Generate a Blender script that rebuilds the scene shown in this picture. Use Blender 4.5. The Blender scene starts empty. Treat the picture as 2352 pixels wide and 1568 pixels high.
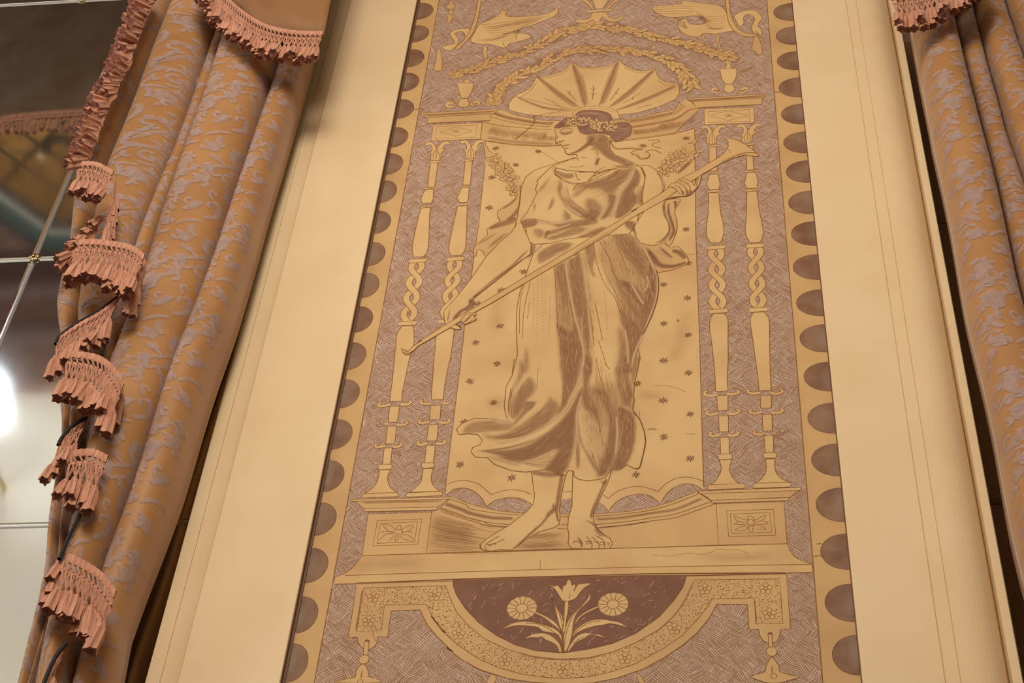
import bpy, bmesh, math, random
from mathutils import Vector, Matrix
from mathutils.geometry import tessellate_polygon
import numpy as np
random.seed(7); np.random.seed(3)
SC = bpy.context.scene
COL = SC.collection

# ---------------------------------------------------------------- camera
F_PX = 4150.0                      # focal length in pixels of a 2352 px wide frame
def _n(a):
    a = np.array(a, float); return a / np.linalg.norm(a)
ZV = _n((352., -3622., F_PX))                      # world up in camera axes (x right, y down, z forward)
XV = -_n((-36980., 1396., F_PX)); XV = _n(XV - ZV * (XV @ ZV))   # world right
YV = np.cross(ZV, XV)                              # world forward (into the wall)
PANEL_W = 0.80
def _ray(px, py):
    c = np.array((px - 1176., py - 784., F_PX))
    return np.array((c @ XV, c @ YV, c @ ZV))
_a, _b = _ray(642, 1568), _ray(1981.5, 1568)
CAM_D = PANEL_W / (_b[0] / _b[1] - _a[0] / _a[1])  # distance from the mural surface
CAM = np.array((0.0, -CAM_D, 1.60))
def at(px, py, y=0.0):
    """point of the vertical plane at depth y that lies behind a pixel"""
    d = _ray(px, py); t = (y - CAM[1]) / d[1]
    return Vector((CAM[0] + t * d[0], y, CAM[2] + t * d[2]))
def at_mirror(px, py, ymir, axis, val):
    """point seen through the mirror at depth ymir: axis 'y' (wall at y=val) or 'z' (ceiling at z=val)"""
    d = _ray(px, py).copy(); p = CAM + d * ((ymir - CAM[1]) / d[1])
    d[1] = -d[1]
    k = 1 if axis == 'y' else 2
    return Vector(p + d * ((val - p[k]) / d[k]))

cam_data = bpy.data.cameras.new('camera'); cam = bpy.data.objects.new('camera', cam_data); COL.objects.link(cam)
cam_data.sensor_width = 36.0; cam_data.lens = F_PX / 2352 * 36.0; cam_data.clip_start = 0.05
R = Matrix(((XV[0], -XV[1], -XV[2]), (YV[0], -YV[1], -YV[2]), (ZV[0], -ZV[1], -ZV[2])))
cam.matrix_world = Matrix.Translation(Vector(CAM)) @ R.to_4x4()
SC.camera = cam

# ---------------------------------------------------------------- world, lights, exposure
MIRROR_Y = 0.030                   # plane of the mirror glass
ROOM_L = -3.0                      # opposite wall
w = bpy.data.worlds.new('world'); SC.world = w; w.use_nodes = True
w.node_tree.nodes['Background'].inputs[0].default_value = (1.0, 0.90, 0.78, 1)
w.node_tree.nodes['Background'].inputs[1].default_value = 0.16
SC.view_settings.view_transform = 'Standard'; SC.view_settings.look = 'None'
SC.view_settings.gamma = 1.0; SC.view_settings.use_curve_mapping = False
SC.view_settings.exposure = 0.0
def area(name, loc, target, size, power, color):
    l = bpy.data.lights.new(name, 'AREA'); l.shape = 'DISK'; l.size = size; l.energy = power; l.color = color
    o = bpy.data.objects.new(name, l); COL.objects.link(o); o.location = loc
    o.rotation_euler = (Vector(target) - Vector(loc)).to_track_quat('-Z', 'Y').to_euler()
    return o
def lamp(name, loc, power, color, radius):
    l = bpy.data.lights.new(name, 'POINT'); l.energy = power; l.color = color; l.shadow_soft_size = radius
    o = bpy.data.objects.new(name, l); COL.objects.link(o); o.location = loc
    return o
WARM = (1.0, 0.94, 0.86)
lamp('chandelier_light', (-0.55, -2.30, 4.35), 111, WARM, 0.42)
lamp('window_light', (-3.7, -1.7, 4.6), 92, (0.93, 0.96, 1.0), 0.35)
SC.cycles.transparent_max_bounces = 24

# ---------------------------------------------------------------- helpers
def link(name, me, parent=None, mats=()):
    o = bpy.data.objects.new(name, me); COL.objects.link(o)
    for m in mats: me.materials.append(m)
    if parent is not None: o.parent = parent
    return o
def empty(name, loc, label, cat, group=None):
    o = bpy.data.objects.new(name, None); COL.objects.link(o); o.location = loc
    o.empty_display_size = 0.05
    o['label'] = label; o['category'] = cat
    if group: o['group'] = group
    return o
def attach(o, root):
    o.parent = root; o.matrix_parent_inverse = Matrix.Translation(-Vector(root.location))
def tag(o, label, cat, group=None):
    o['label'] = label; o['category'] = cat
    if group: o['group'] = group
def mat(name, color, rough=0.6, spec=0.3, metal=0.0, noise=None, bump=None):
    """principled material; noise = (scale, second colour, low, high, detail) ; bump = (scale, strength)"""
    m = bpy.data.materials.new(name); m.use_nodes = True
    nt = m.node_tree; b = nt.nodes['Principled BSDF']
    b.inputs['Base Color'].default_value = (*color, 1); b.inputs['Roughness'].default_value = rough
    b.inputs['Specular IOR Level'].default_value = spec; b.inputs['Metallic'].default_value = metal
    tc = nt.nodes.new('ShaderNodeTexCoord')
    if noise:
        n = nt.nodes.new('ShaderNodeTexNoise'); n.inputs['Scale'].default_value = noise[0]; n.inputs['Detail'].default_value = noise[4]
        nt.links.new(tc.outputs['Object'], n.inputs['Vector'])
        r = nt.nodes.new('ShaderNodeValToRGB'); r.color_ramp.elements[0].position = noise[2]; r.color_ramp.elements[1].position = noise[3]
        r.color_ramp.elements[0].color = (*color, 1); r.color_ramp.elements[1].color = (*noise[1], 1)
        nt.links.new(n.outputs['Fac'], r.inputs['Fac']); nt.links.new(r.outputs['Color'], b.inputs['Base Color'])
    if bump:
        n2 = nt.nodes.new('ShaderNodeTexNoise'); n2.inputs['Scale'].default_value = bump[0]; n2.inputs['Detail'].default_value = 4
        nt.links.new(tc.outputs['Object'], n2.inputs['Vector'])
        bp = nt.nodes.new('ShaderNodeBump'); bp.inputs['Strength'].default_value = bump[1]; bp.inputs['Distance'].default_value = 0.002
        nt.links.new(n2.outputs['Fac'], bp.inputs['Height']); nt.links.new(bp.outputs['Normal'], b.inputs['Normal'])
    return m
def srgb(r, g, b):
    f = lambda c: ((c / 255 + 0.055) / 1.055) ** 2.4 if c > 10 else c / 255 / 12.92
    return (f(r), f(g) * 1.06, f(b) * 1.22)
def soft_mat(name, color, streak=True, amount=1.0, mottle=None):
    """paint whose density follows the mesh's own 'dens' attribute, broken by fine hatching along the stroke"""
    m = bpy.data.materials.new(name); m.use_nodes = True
    nt = m.node_tree; b = nt.nodes['Principled BSDF']; out = nt.nodes['Material Output']
    b.inputs['Base Color'].default_value = (*color, 1); b.inputs['Roughness'].default_value = 0.7; b.inputs['Specular IOR Level'].default_value = 0.2
    at_ = nt.nodes.new('ShaderNodeAttribute'); at_.attribute_name = 'dens'
    tr = nt.nodes.new('ShaderNodeBsdfTransparent'); mx = nt.nodes.new('ShaderNodeMixShader')
    fac = at_.outputs['Fac']
    if streak:
        uv = nt.nodes.new('ShaderNodeUVMap'); uv.uv_map = 'UVMap'
        mp = nt.nodes.new('ShaderNodeMapping'); mp.inputs['Scale'].default_value = (18, 420, 1)
        nt.links.new(uv.outputs['UV'], mp.inputs['Vector'])
        n = nt.nodes.new('ShaderNodeTexNoise'); n.inputs['Scale'].default_value = 1.0; n.inputs['Detail'].default_value = 2
        nt.links.new(mp.outputs['Vector'], n.inputs['Vector'])
        r = nt.nodes.new('ShaderNodeMapRange'); r.inputs[1].default_value = 0.35; r.inputs[2].default_value = 0.65; r.inputs[3].default_value = 0.55; r.inputs[4].default_value = 1.15
        nt.links.new(n.outputs['Fac'], r.inputs[0])
        mu = nt.nodes.new('ShaderNodeMath'); mu.operation = 'MULTIPLY'; mu.use_clamp = True
        nt.links.new(fac, mu.inputs[0]); nt.links.new(r.outputs[0], mu.inputs[1]); fac = mu.outputs[0]
    if mottle:
        tc = nt.nodes.new('ShaderNodeTexCoord'); n = nt.nodes.new('ShaderNodeTexNoise'); n.inputs['Scale'].default_value = mottle; n.inputs['Detail'].default_value = 4
        nt.links.new(tc.outputs['Object'], n.inputs['Vector'])
        r = nt.nodes.new('ShaderNodeMapRange'); r.inputs[1].default_value = .3; r.inputs[2].default_value = .62; r.inputs[3].default_value = .6; r.inputs[4].default_value = 1.05
        nt.links.new(n.outputs['Fac'], r.inputs[0]); mu = nt.nodes.new('ShaderNodeMath'); mu.operation = 'MULTIPLY'; mu.use_clamp = True
        nt.links.new(fac, mu.inputs[0]); nt.links.new(r.outputs[0], mu.inputs[1]); fac = mu.outputs[0]
    nt.links.new(fac, mx.inputs[0]); nt.links.new(tr.outputs[0], mx.inputs[1]); nt.links.new(b.outputs[0], mx.inputs[2])
    nt.links.new(mx.outputs[0], out.inputs['Surface'])
    return m
def box_bm(bm, lo, hi):
    r = bmesh.ops.create_cube(bm, size=1.0)
    for v in r['verts']:
        v.co = Vector([lo[i] + (v.co[i] + 0.5) * (hi[i] - lo[i]) for i in range(3)])
def catmull(p, n=4, closed=False):
    if len(p) < 3: return list(p)
    out = []; L = len(p); rng = range(L if closed else L - 1)
    for i in rng:
        p0 = p[(i - 1) % L] if closed or i > 0 else p[0]
        p1 = p[i]; p2 = p[(i + 1) % L]; p3 = p[(i + 2) % L] if closed or i + 2 < L else p[-1]
        for k in range(n):
            t = k / n
            out.append(tuple(0.5 * (2 * b + (c - a) * t + (2 * a - 5 * b + 4 * c - d) * t * t + (3 * b - a - 3 * c + d) * t ** 3)
                             for a, b, c, d in zip(p0, p1, p2, p3)))
    if not closed: out.append(tuple(p[-1]))
    return out

# ---------------------------------------------------------------- tracing helpers: tiles of the frame -> wall coordinates
TILE = dict(A=(900, 0, 5.2275), B=(1200, 0, 5.2275), C=(1500, 0, 5.2275), D=(850, 220, 5.2275), E=(1150, 220, 5.2275),
            F=(1480, 220, 5.2275), G=(820, 500, 5.2275), H=(1130, 480, 4.182), I=(1550, 500, 5.2275), J=(760, 780, 5.2275),
            K=(1040, 820, 4.182), L=(1500, 780, 4.653), M=(690, 1050, 4.979), N=(1080, 1050, 4.979), O=(1480, 1050, 4.182),
            Q=(640, 1268, 5.2275), R=(990, 1290, 5.641), S=(1300, 1290, 5.641), U=(1620, 1268, 5.2275), V=(1220, 230, 6.97),
            W=(960, 640, 6.97), X=(1450, 380, 6.97), P=(0, 0, 1.0))
def px(s):
    """'A 10,20 30,40 B 5,6' -> list of (pixel x, pixel y[, width])"""
    out = []; t = (0, 0, 1)
    for k in s.split():
        if k in TILE: t = TILE[k]; continue
        v = [float(q) for q in k.split(',')]
        out.append((t[0] + v[0] / t[2], t[1] + v[1] / t[2]) + ((v[2] / t[2],) if len(v) > 2 else ()))
    return out
PXM = 0.00073                       # metres of wall per traced pixel (about)
_fw = np.array((XV[2], YV[2], ZV[2]))
def pxm(x, z):
    """metres per pixel across the view at a spot of the mural"""
    return float((np.array((x, 0.0, z)) - CAM) @ _fw) / F_PX
def wall(pts):
    """pixels -> (x, z[, w]) on the mural surface"""
    o = []
    for p in pts:
        q = at(p[0], p[1]); o.append((q.x, q.z) + ((p[2] * pxm(q.x, q.z),) if len(p) > 2 else ()))
    return o
def g(s, smooth=0, closed=False):
    w_ = wall(px(s))
    return catmull(w_, smooth, closed) if smooth else w_
LAYER = 0.00005
class Art:
    """one painted motif: fills, ink lines and soft shading, all flat on the mural"""
    def __init__(s, name, z=4):
        s.name = name; s.z = z; s.jit = .07; s.v = []; s.f = []; s.mi = []; s.d = []; s.uv = []; s.mats = []
    def _m(s, m):
        if m not in s.mats: s.mats.append(m)
        return s.mats.index(m)
    def _add(s, pts, faces, m, z, dens=None, uvs=None):
        b = len(s.v); y = -LAYER * (z + random.uniform(0, s.jit))
        s.v += [(p[0], y, p[1]) for p in pts]; s.d += dens or [1.0] * len(pts); s.uv += uvs or [(0, 0)] * len(pts)
        k = s._m(m)
        for f in faces: s.f.append([b + i for i in f]); s.mi.append(k)
    def fill(s, poly, m, z=None):
        z = s.z if z is None else z
        p = [(a[0], a[1]) for a in poly]
        tr = tessellate_polygon([[Vector((a, b, 0)) for a, b in p]])
        fs = []
        for t in tr:
            a, b, c = [p[i] for i in t]
            cr = (b[0] - a[0]) * (c[1] - a[1]) - (b[1] - a[1]) * (c[0] - a[0])
            fs.append(t if cr > 0 else (t[0], t[2], t[1]))
        s._add(p, fs, m, z)
    def line(s, pts, w=2.0, m=None, z=None, closed=False, taper=False):
        m = m or INK; z = s.z + 1 if z is None else z
        p = [(a[0], a[1]) for a in pts]
        if closed: p = p + [p[0]]
        h = w * (.5 * PXM + .5 * pxm(*p[0])) / 2; V = []; n = len(p)
        for i in range(n):
            a = p[max(i - 1, 0)]; b = p[min(i + 1, n - 1)]
            if closed and i in (0, n - 1): a = p[-2]; b = p[1]
            dx, dz = b[0] - a[0], b[1] - a[1]; L = math.hypot(dx, dz) or 1e-9
            k = h * (0.85 + 0.3 * random.random())
            if taper: k *= max(0.15, math.sin(math.pi * (i + 0.35) / (n - 0.3)))
            V += [(p[i][0] - dz / L * k, p[i][1] + dx / L * k), (p[i][0] + dz / L * k, p[i][1] - dx / L * k)]
        s._add(V, [(2 * i + 1, 2 * i + 3, 2 * i + 2, 2 * i) for i in range(n - 1)], m, z)
    def soft(s, pts, w=None, a=0.8, m=None, z=None, fade=(0.35, 0.35), side=0):
        """soft brushed stroke; points may carry their own width; side -1/1 leaves one edge crisp"""
        m = m or SHADE; z = s.z + 1 if z is None else z
        P_ = [(q[0], q[1], q[2] if len(q) > 2 else w * pxm(q[0], q[1])) for q in pts]
        P_ = catmull(P_, 5)
        n = len(P_); V = []; D = []; UVs = []
        prof = [(-1, 0), (-0.55, 0.5), (0, 1), (0.55, 0.5), (1, 0)]
        if side == 1: prof = [(-1, 0), (-0.4, 0.5), (0.2, 0.85), (0.8, 1), (1, 1)]
        if side == -1: prof = [(-1, 1), (-0.8, 1), (-0.2, 0.85), (0.4, 0.5), (1, 0)]
        run = 0
        for i in range(n):
            p0 = P_[max(i - 1, 0)]; p1 = P_[min(i + 1, n - 1)]
            dx, dz = p1[0] - p0[0], p1[1] - p0[1]; L = math.hypot(dx, dz) or 1e-9
            if i: run += math.hypot(P_[i][0] - P_[i - 1][0], P_[i][1] - P_[i - 1][1])
            t = i / (n - 1); e = 1.0
            if fade[0] and t < fade[0]: e = min(e, t / fade[0])
            if fade[1] and t > 1 - fade[1]: e = min(e, (1 - t) / fade[1])
            e = e * e * (3 - 2 * e)
            for q, dn in prof:
                k = q * P_[i][2] / 2
                V.append((P_[i][0] - dz / L * k, P_[i][1] + dx / L * k)); D.append(a * dn * e); UVs.append((run, k))
        fs = []
        for i in range(n - 1):
            for j in range(4):
                b = i * 5 + j; fs.append((b + 5, b + 6, b + 1, b))
        s._add(V, fs, m, z, D, UVs)
    def tones(s, items, m=None, z=None, cell=0.0024, hatch=True, gain=.8):
        """feathered tonal areas: items = (outline text, density, feather px); one grid carries them all"""
        m = m or TONE; z = s.z + 1 if z is None else z
        polys = [(np.array(catmull(g(t), 3, True))[:, :2], a * gain, f * PXM * 1.12) for t, a, f in items]
        lo = np.min([q[0].min(0) for q in polys], 0) - .01; hi = np.max([q[0].max(0) for q in polys], 0) + .01
        nx, nz = int((hi[0] - lo[0]) / cell) + 2, int((hi[1] - lo[1]) / cell) + 2
        X, Z = np.meshgrid(lo[0] + cell * np.arange(nx), lo[1] + cell * np.arange(nz)); rem = np.ones_like(X)
        for P_, a, f in polys:
            l2, h2 = P_.min(0) - .012, P_.max(0) + .012
            i0, i1 = max(int((l2[0] - lo[0]) / cell), 0), int((h2[0] - lo[0]) / cell) + 1; j0, j1 = max(int((l2[1] - lo[1]) / cell), 0), int((h2[1] - lo[1]) / cell) + 1
            x, y = X[j0:j1, i0:i1], Z[j0:j1, i0:i1]; d = np.full(x.shape, 9.0); ins = np.zeros(x.shape, bool)
            for (ax, ay), (bx, by) in zip(P_, np.roll(P_, -1, 0)):
                ex, ey = bx - ax, by - ay; L = ex * ex + ey * ey + 1e-14
                t = np.clip(((x - ax) * ex + (y - ay) * ey) / L, 0, 1); d = np.minimum(d, np.hypot(x - ax - t * ex, y - ay - t * ey))
                c = (ay > y) != (by > y); ins ^= c & (x < ex * (y - ay) / (ey if abs(ey) > 1e-12 else 1e-12) + ax)
            sd = np.where(ins, d, -d); t = np.clip((sd + f * .35) / f, 0, 1); rem[j0:j1, i0:i1] *= 1 - a * t * t * (3 - 2 * t)
            if hatch:                                   # fine strokes along the run of the area
                c0 = P_.mean(0); u_, s_, vt = np.linalg.svd(P_ - c0); dv = vt[0]; ext = h2 - l2; n = int(ext[0] * ext[1] / 1.2e-5 * a)
                for _ in range(min(n, 700)):
                    q = l2 + np.random.rand(2) * ext
                    an = random.uniform(-.16, .16); ca, sa = math.cos(an), math.sin(an); e = np.array((dv[0] * ca - dv[1] * sa, dv[0] * sa + dv[1] * ca)) * random.uniform(.004, .012)
                    if inside(q - e, P_) and inside(q + e, P_): s.line([q - e, q, q + e], random.uniform(.7, 1.3), TONE_LINE if random.random() < .6 else TONE_LT, z + .4, taper=True)
        D = 1 - rem; need = D > .012; k = need.copy(); k[1:] |= need[:-1]; k[:-1] |= need[1:]; k[:, 1:] |= k[:, :-1].copy(); k[:, :-1] |= k[:, 1:].copy()
        idx = -np.ones(D.shape, int); idx[k] = np.arange(k.sum())
        js, is_ = np.where(k[:-1, :-1] & k[1:, :-1] & k[:-1, 1:] & k[1:, 1:])
        fs = [(idx[j, i], idx[j, i + 1], idx[j + 1, i + 1], idx[j + 1, i]) for j, i in zip(js, is_)]
        s._add(list(zip(X[k], Z[k])), fs, m, z, list(D[k]))
    def flow(s, ga, gb, n, z, w=.75, m=None):
        """fine pen lines running between two guide curves"""
        a, b = catmull(g(ga), 8), catmull(g(gb), 8); L = min(len(a), len(b))
        for i in range(n):
            t = (i + random.uniform(-.3, .3)) / n; k0 = random.randrange(0, max(1, L // 2)); k1 = min(L, k0 + random.randrange(L // 4, L))
            q = [(a[int(k * (len(a) - 1) / (L - 1))][0] * (1 - t) + b[int(k * (len(b) - 1) / (L - 1))][0] * t, a[int(k * (len(a) - 1) / (L - 1))][1] * (1 - t) + b[int(k * (len(b) - 1) / (L - 1))][1] * t) for k in range(k0, k1)]
            if len(q) > 2: s.line(q, w * random.uniform(.7, 1.4), m or TONE_LINE, z, taper=True)
    def shape(s, txt, m=None, w=2.0, smooth=3, z=None, ink=None, outline=True):
        p = g(txt, smooth, True) if smooth else g(txt)
        z = s.z if z is None else z
        s.fill(p, m or BUFF, z)
        if outline: s.line(p, w, ink or INK, z + 1, closed=True)
    def ln(s, txt, w=2.0, smooth=3, z=None, m=None, taper=False):
        s.line(g(txt, smooth), w, m, z, taper=taper)
    def sh(s, txt, a=0.8, w=None, z=None, m=None, fade=(0.35, 0.35), side=0):
        s.soft(g(txt), (w / 1.0) if w else None, a, m, z, fade, side)
    def build(s, parent, label=None, kind=None):
        me = bpy.data.meshes.new(s.name); me.from_pydata(s.v, [], s.f)
        me.polygons.foreach_set('material_index', s.mi)
        at_ = me.attributes.new('dens', 'FLOAT', 'POINT'); at_.data.foreach_set('value', s.d)
        uvl = me.uv_layers.new(name='UVMap')
        idx = np.empty(len(me.loops), int); me.loops.foreach_get('vertex_index', idx)
        uvl.data.foreach_set('uv', np.array(s.uv, float)[idx].ravel())
        o = link(s.name, me, None, s.mats); attach(o, parent)
        if label: o['label'] = label
        if kind: o['kind'] = kind
        return o
def inside(p, poly):
    x, z = p; c = False; j = len(poly) - 1
    for i in range(len(poly)):
        a, b = poly[i], poly[j]
        if (a[1] > z) != (b[1] > z) and x < (b[0] - a[0]) * (z - a[1]) / (b[1] - a[1] + 1e-12) + a[0]: c = not c
        j = i
    return c

# ---------------------------------------------------------------- materials
CREAM = mat('cream_paint', srgb(230, 198, 149), 0.45, 0.35, noise=(6.0, srgb(225, 191, 140), 0.35, 0.7, 5), bump=(60, 0.04))
BROWN_EDGE = mat('brown_reveal', srgb(120, 84, 56), 0.6)
BUFFC = srgb(206, 163, 104)
BUFF = mat('buff_plaster', BUFFC, 0.6, 0.25, noise=(7.0, srgb(190, 144, 92), 0.40, 0.75, 8))
BUFF_LT = mat('pale_buff_plaster', srgb(213, 172, 112), 0.6, 0.25, noise=(9.0, srgb(196, 150, 96), 0.4, 0.78, 8))
MAUVE = mat('scratched_mauve_ground', srgb(180, 144, 114), 0.65, 0.25, noise=(14.0, srgb(162, 126, 96), 0.35, 0.7, 6))
HATCH_D = mat('dark_hatching', srgb(148, 102, 62), 0.7, 0.2)
HATCH_L = mat('pale_hatching', srgb(200, 171, 148), 0.7, 0.2)
INK = mat('brown_ink', srgb(140, 90, 40), 0.7, 0.2)
INK2 = mat('dark_brown_ink', srgb(116, 72, 40), 0.7, 0.2)
PALE = mat('pale_scratch', srgb(214, 176, 142), 0.7, 0.2)
DARK = mat('dark_brown_ground', srgb(116, 72, 46), 0.6, 0.3, noise=(30.0, srgb(130, 86, 60), 0.4, 0.75, 6))
HAIR = mat('brown_hair_wash', srgb(150, 108, 82), .65, .25, noise=(60, srgb(128, 86, 64), .4, .65, 4))
DISC = mat('umber_disc', srgb(146, 110, 80), 0.6, 0.3, noise=(22.0, srgb(122, 82, 56), 0.35, 0.65, 6))
SHADE = soft_mat('umber_shading', srgb(158, 108, 70))
SHADE_D = soft_mat('deep_umber_shading', srgb(142, 95, 64))
TONE = soft_mat('umber_wash', srgb(140, 92, 60), streak=False)
TONE_LINE = mat('umber_hatching', srgb(152, 106, 68), .7, .2)
TONE_LT = mat('pale_hatching_line', srgb(190, 142, 98), .7, .2)
GLAZE = soft_mat('pale_highlight', srgb(212, 170, 120), streak=False)
STAIN = soft_mat('grey_bloom', srgb(186, 160, 132), streak=False)
# ---------------------------------------------------------------- pier and mouldings
Z0, Z1 = 1.2, 7.2
FACE = -0.012
XE_L = at(642, 1568, FACE).x; XE_R = at(1981.5, 1568, FACE).x
XLN_L = at(365, 1568, -0.004).x; XST_L = at(333, 1568, 0.0).x
XG1 = at(2173, 1568, FACE).x; XG2 = at(2208, 1568, FACE).x
XCV = at(2324, 1568, 0.004).x; XST_R = at(2350, 1568, 0.0).x
def extrude_profile(name, prof, m, z0=Z0, z1=Z1):
    bm = bmesh.new(); n = len(prof)
    a = [bm.verts.new((x, y, z0)) for x, y in prof]; b = [bm.verts.new((x, y, z1)) for x, y in prof]
    for i in range(n):
        j = (i + 1) % n
        bm.faces.new((a[i], a[j], b[j], b[i]))
    bm.faces.new(a[::-1]); bm.faces.new(b)
    bmesh.ops.recalc_face_normals(bm, faces=bm.faces[:])
    me = bpy.data.meshes.new(name); bm.to_mesh(me); bm.free()
    o = link(name, me, None, (m,)); o['kind'] = 'structure'
    return o
MIRROR_Y = 0.030
BACK = 0.10
# pier core behind the mural
bm = bmesh.new(); box_bm(bm, (XST_L - 4.0, 0.05, Z0), (XST_R + 3.0, 0.14, Z1))
me = bpy.data.meshes.new('wall_front'); bm.to_mesh(me); bm.free()
wf = link('wall_front', me, None, (mat('mirror_backing', srgb(70, 52, 40), 0.8),)); wf['kind'] = 'structure'
prof = [(XST_L, 0.05), (XST_L, 0.0), (XST_L + 0.001, -0.001), (XLN_L - 0.0006, -0.001), (XLN_L, 0.0015)]
for i in range(9):
    t = i / 8 * math.pi / 2
    prof.append((XLN_L + 0.0008 + 0.030 * math.sin(t), FACE + 0.010 * math.cos(t)))
prof += [(XE_L - 0.001, FACE), (XE_L, FACE + 0.001), (XE_L, 0.05)]
trim1 = extrude_profile('trim_1', prof, CREAM)
prof = [(XE_R, 0.05), (XE_R, FACE + 0.001), (XE_R + 0.001, FACE),
        (XG1 - 0.0012, FACE), (XG1, FACE + 0.0022), (XG1 + 0.0012, FACE + 0.0004),
        (XG2 - 0.0008, FACE + 0.0004), (XG2, FACE + 0.002), (XG2 + 0.0008, FACE)]
for i in range(13):
    t = i / 12 * math.pi / 2
    prof.append((XG2 + 0.012 + (XCV - XG2 - 0.013) * math.sin(t), FACE + 0.034 * (1 - math.cos(t)) ** 1.1))
prof += [(XCV, 0.023), (XCV + 0.0008, -0.002), (XST_R - 0.001, -0.002), (XST_R, -0.001), (XST_R, 0.05)]
trim2 = extrude_profile('trim_2', prof, CREAM)
for o in (trim1, trim2):
    for p in o.data.polygons: p.use_smooth = False

# ---------------------------------------------------------------- mural
XP_L, XP_R = XE_L, XE_R + 0.004
mural = empty('mural_panel', ((XP_L + XP_R) / 2, 0.0, 2.6), 'tall buff and brown mural panel of a robed trumpeter between paired columns', 'mural')
bm = bmesh.new(); box_bm(bm, (XP_L, 0.0, 2.3), (XP_R, 0.03, 7.0))
me = bpy.data.meshes.new('board'); bm.to_mesh(me); bm.free()
attach(link('board', me, None, (BUFF,)), mural)
bm = bmesh.new(); box_bm(bm, (XP_L, FACE + 0.0015, 2.3), (XP_L + 0.0012, 0.001, 7.0)); box_bm(bm, (XP_L + 0.0012, -0.003, 2.3), (XP_L + 0.0045, 0.0005, 7.0))
box_bm(bm, (XE_R - 0.0012, FACE + 0.002, 2.3), (XE_R, 0.001, 7.0))
me = bpy.data.meshes.new('edge_bead'); bm.to_mesh(me); bm.free()
attach(link('edge_bead', me, None, (BROWN_EDGE,)), mural)
XL_IN = at(722, 1568).x; XR_IN = at(1889.7, 1568).x
ZB, ZT = at(1300, 1640).z, at(1380, -60).z

# half discs of the border
def half_disc(xc, zc, a, b, sgn):
    A = Art('half_disc', 2); p = []
    for i in range(21):
        t = -math.pi / 2 + math.pi * i / 20
        p.append((xc + sgn * a * max(math.cos(t), 0) ** 0.92, zc + b * math.sin(t)))
    A.fill(p, DISC); A.line(p, 1.2, INK2, 3)
    # pale bloom along the panel edge, as worn as the disc itself
    A.soft([(xc + sgn * 0.004, zc - b * random.uniform(.5, 1.4)), (xc + sgn * 0.006, zc), (xc + sgn * 0.004, zc + b * random.uniform(.5, 1.4))], random.uniform(24, 46), random.uniform(.05, .45), STAIN, 4)
    A.build(mural)
LD = [(994.7, 24), (985, 76), (974, 132), (962.7, 187), (950.5, 248.7), (937, 313.7), (925, 375), (911, 438), (897.3, 509), (884.6, 582), (870.7, 654),
      (856, 732), (840, 816), (825.6, 902.5), (808.8, 996), (790, 1092), (772, 1190.6), (753, 1297), (729.5, 1410.5), (707, 1521)]
RD = [(1777, 29.7), (1782.7, 84), (1785, 141.6), (1789, 202.8), (1794.6, 264), (1799.8, 329), (1805.6, 396), (1811, 466.8), (1817.4, 538), (1821.6, 614.8),
      (1829.3, 697), (1837.3, 778.5), (1846.7, 866), (1855.7, 961.6), (1864, 1057), (1874.5, 1160), (1884.8, 1267.6), (1894.9, 1384.7), (1911.7, 1505)]
zs = []
for px_, py_ in LD:
    p = at(px_, py_); zs.append(p.z); half_disc(XP_L + 0.003, p.z, p.x - XP_L - 0.003, 0.0345, 1)
half_disc(XP_L + 0.003, zs[-1] - 0.094, 0.05, 0.0345, 1); half_disc(XP_L + 0.003, zs[0] + 0.098, 0.05, 0.0345, 1)
zs = []
for px_, py_ in RD:
    p = at(px_, py_); zs.append(p.z); half_disc(XP_R - 0.004, p.z, XP_R - 0.004 - p.x, 0.0345, -1)
half_disc(XP_R - 0.004, zs[0] + 0.098, 0.05, 0.0345, -1)

# scratched ground
A = Art('scratched_ground', 1)
A.fill([(XL_IN, ZB), (XR_IN, ZB), (XR_IN, ZT), (XL_IN, ZT)], MAUVE)
A.line([(XL_IN, ZB + (ZT - ZB) * i / 40) for i in range(41)], 2.0, INK, 9); A.line([(XR_IN, ZB + (ZT - ZB) * i / 40) for i in range(41)], 2.0, INK, 9)
A.line(g('P 950,251 975,250'), 2, INK, 9); A.line(g('P 1776,212 1793,211'), 2, INK, 9)
A.line(g('O 1655,832 1700,828'), 1.6, INK, 9); A.line(g('O 1625,950 1700,945'), 1.6, INK, 9)
A.build(mural)
CLOTH_S = ('D 1390,545 1700,590 2091,612 E 700,600 1000,590 1350,545 1680,505 2091,450 F 605,395 615,1568 I 300,1568 L 540,1568 O 568,312 '
           '560,310 480,265 380,255 270,300 200,370 165,430 160,440 150,428 K 1990,1405 1900,1335 1790,1315 1650,1345 1560,1400 1510,1470 1497,1482 '
           '1440,1420 1385,1395 1280,1365 1150,1352 1055,1368 900,1420 760,1420 730,1395 640,1355 520,1350 400,1380 322,1438 315,1440 300,1390 220,1300 120,1258 0,1270 '
           'M 1770,365 1665,430 1655,400 1700,0 J 1400,1568 1590,0 G 1460,0 D 1380,830')
CLOTH = g(CLOTH_S)
H1 = Art('hatching', 2); H1.jit = .55
CELL = 0.0150
z = ZB; row = 0
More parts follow.
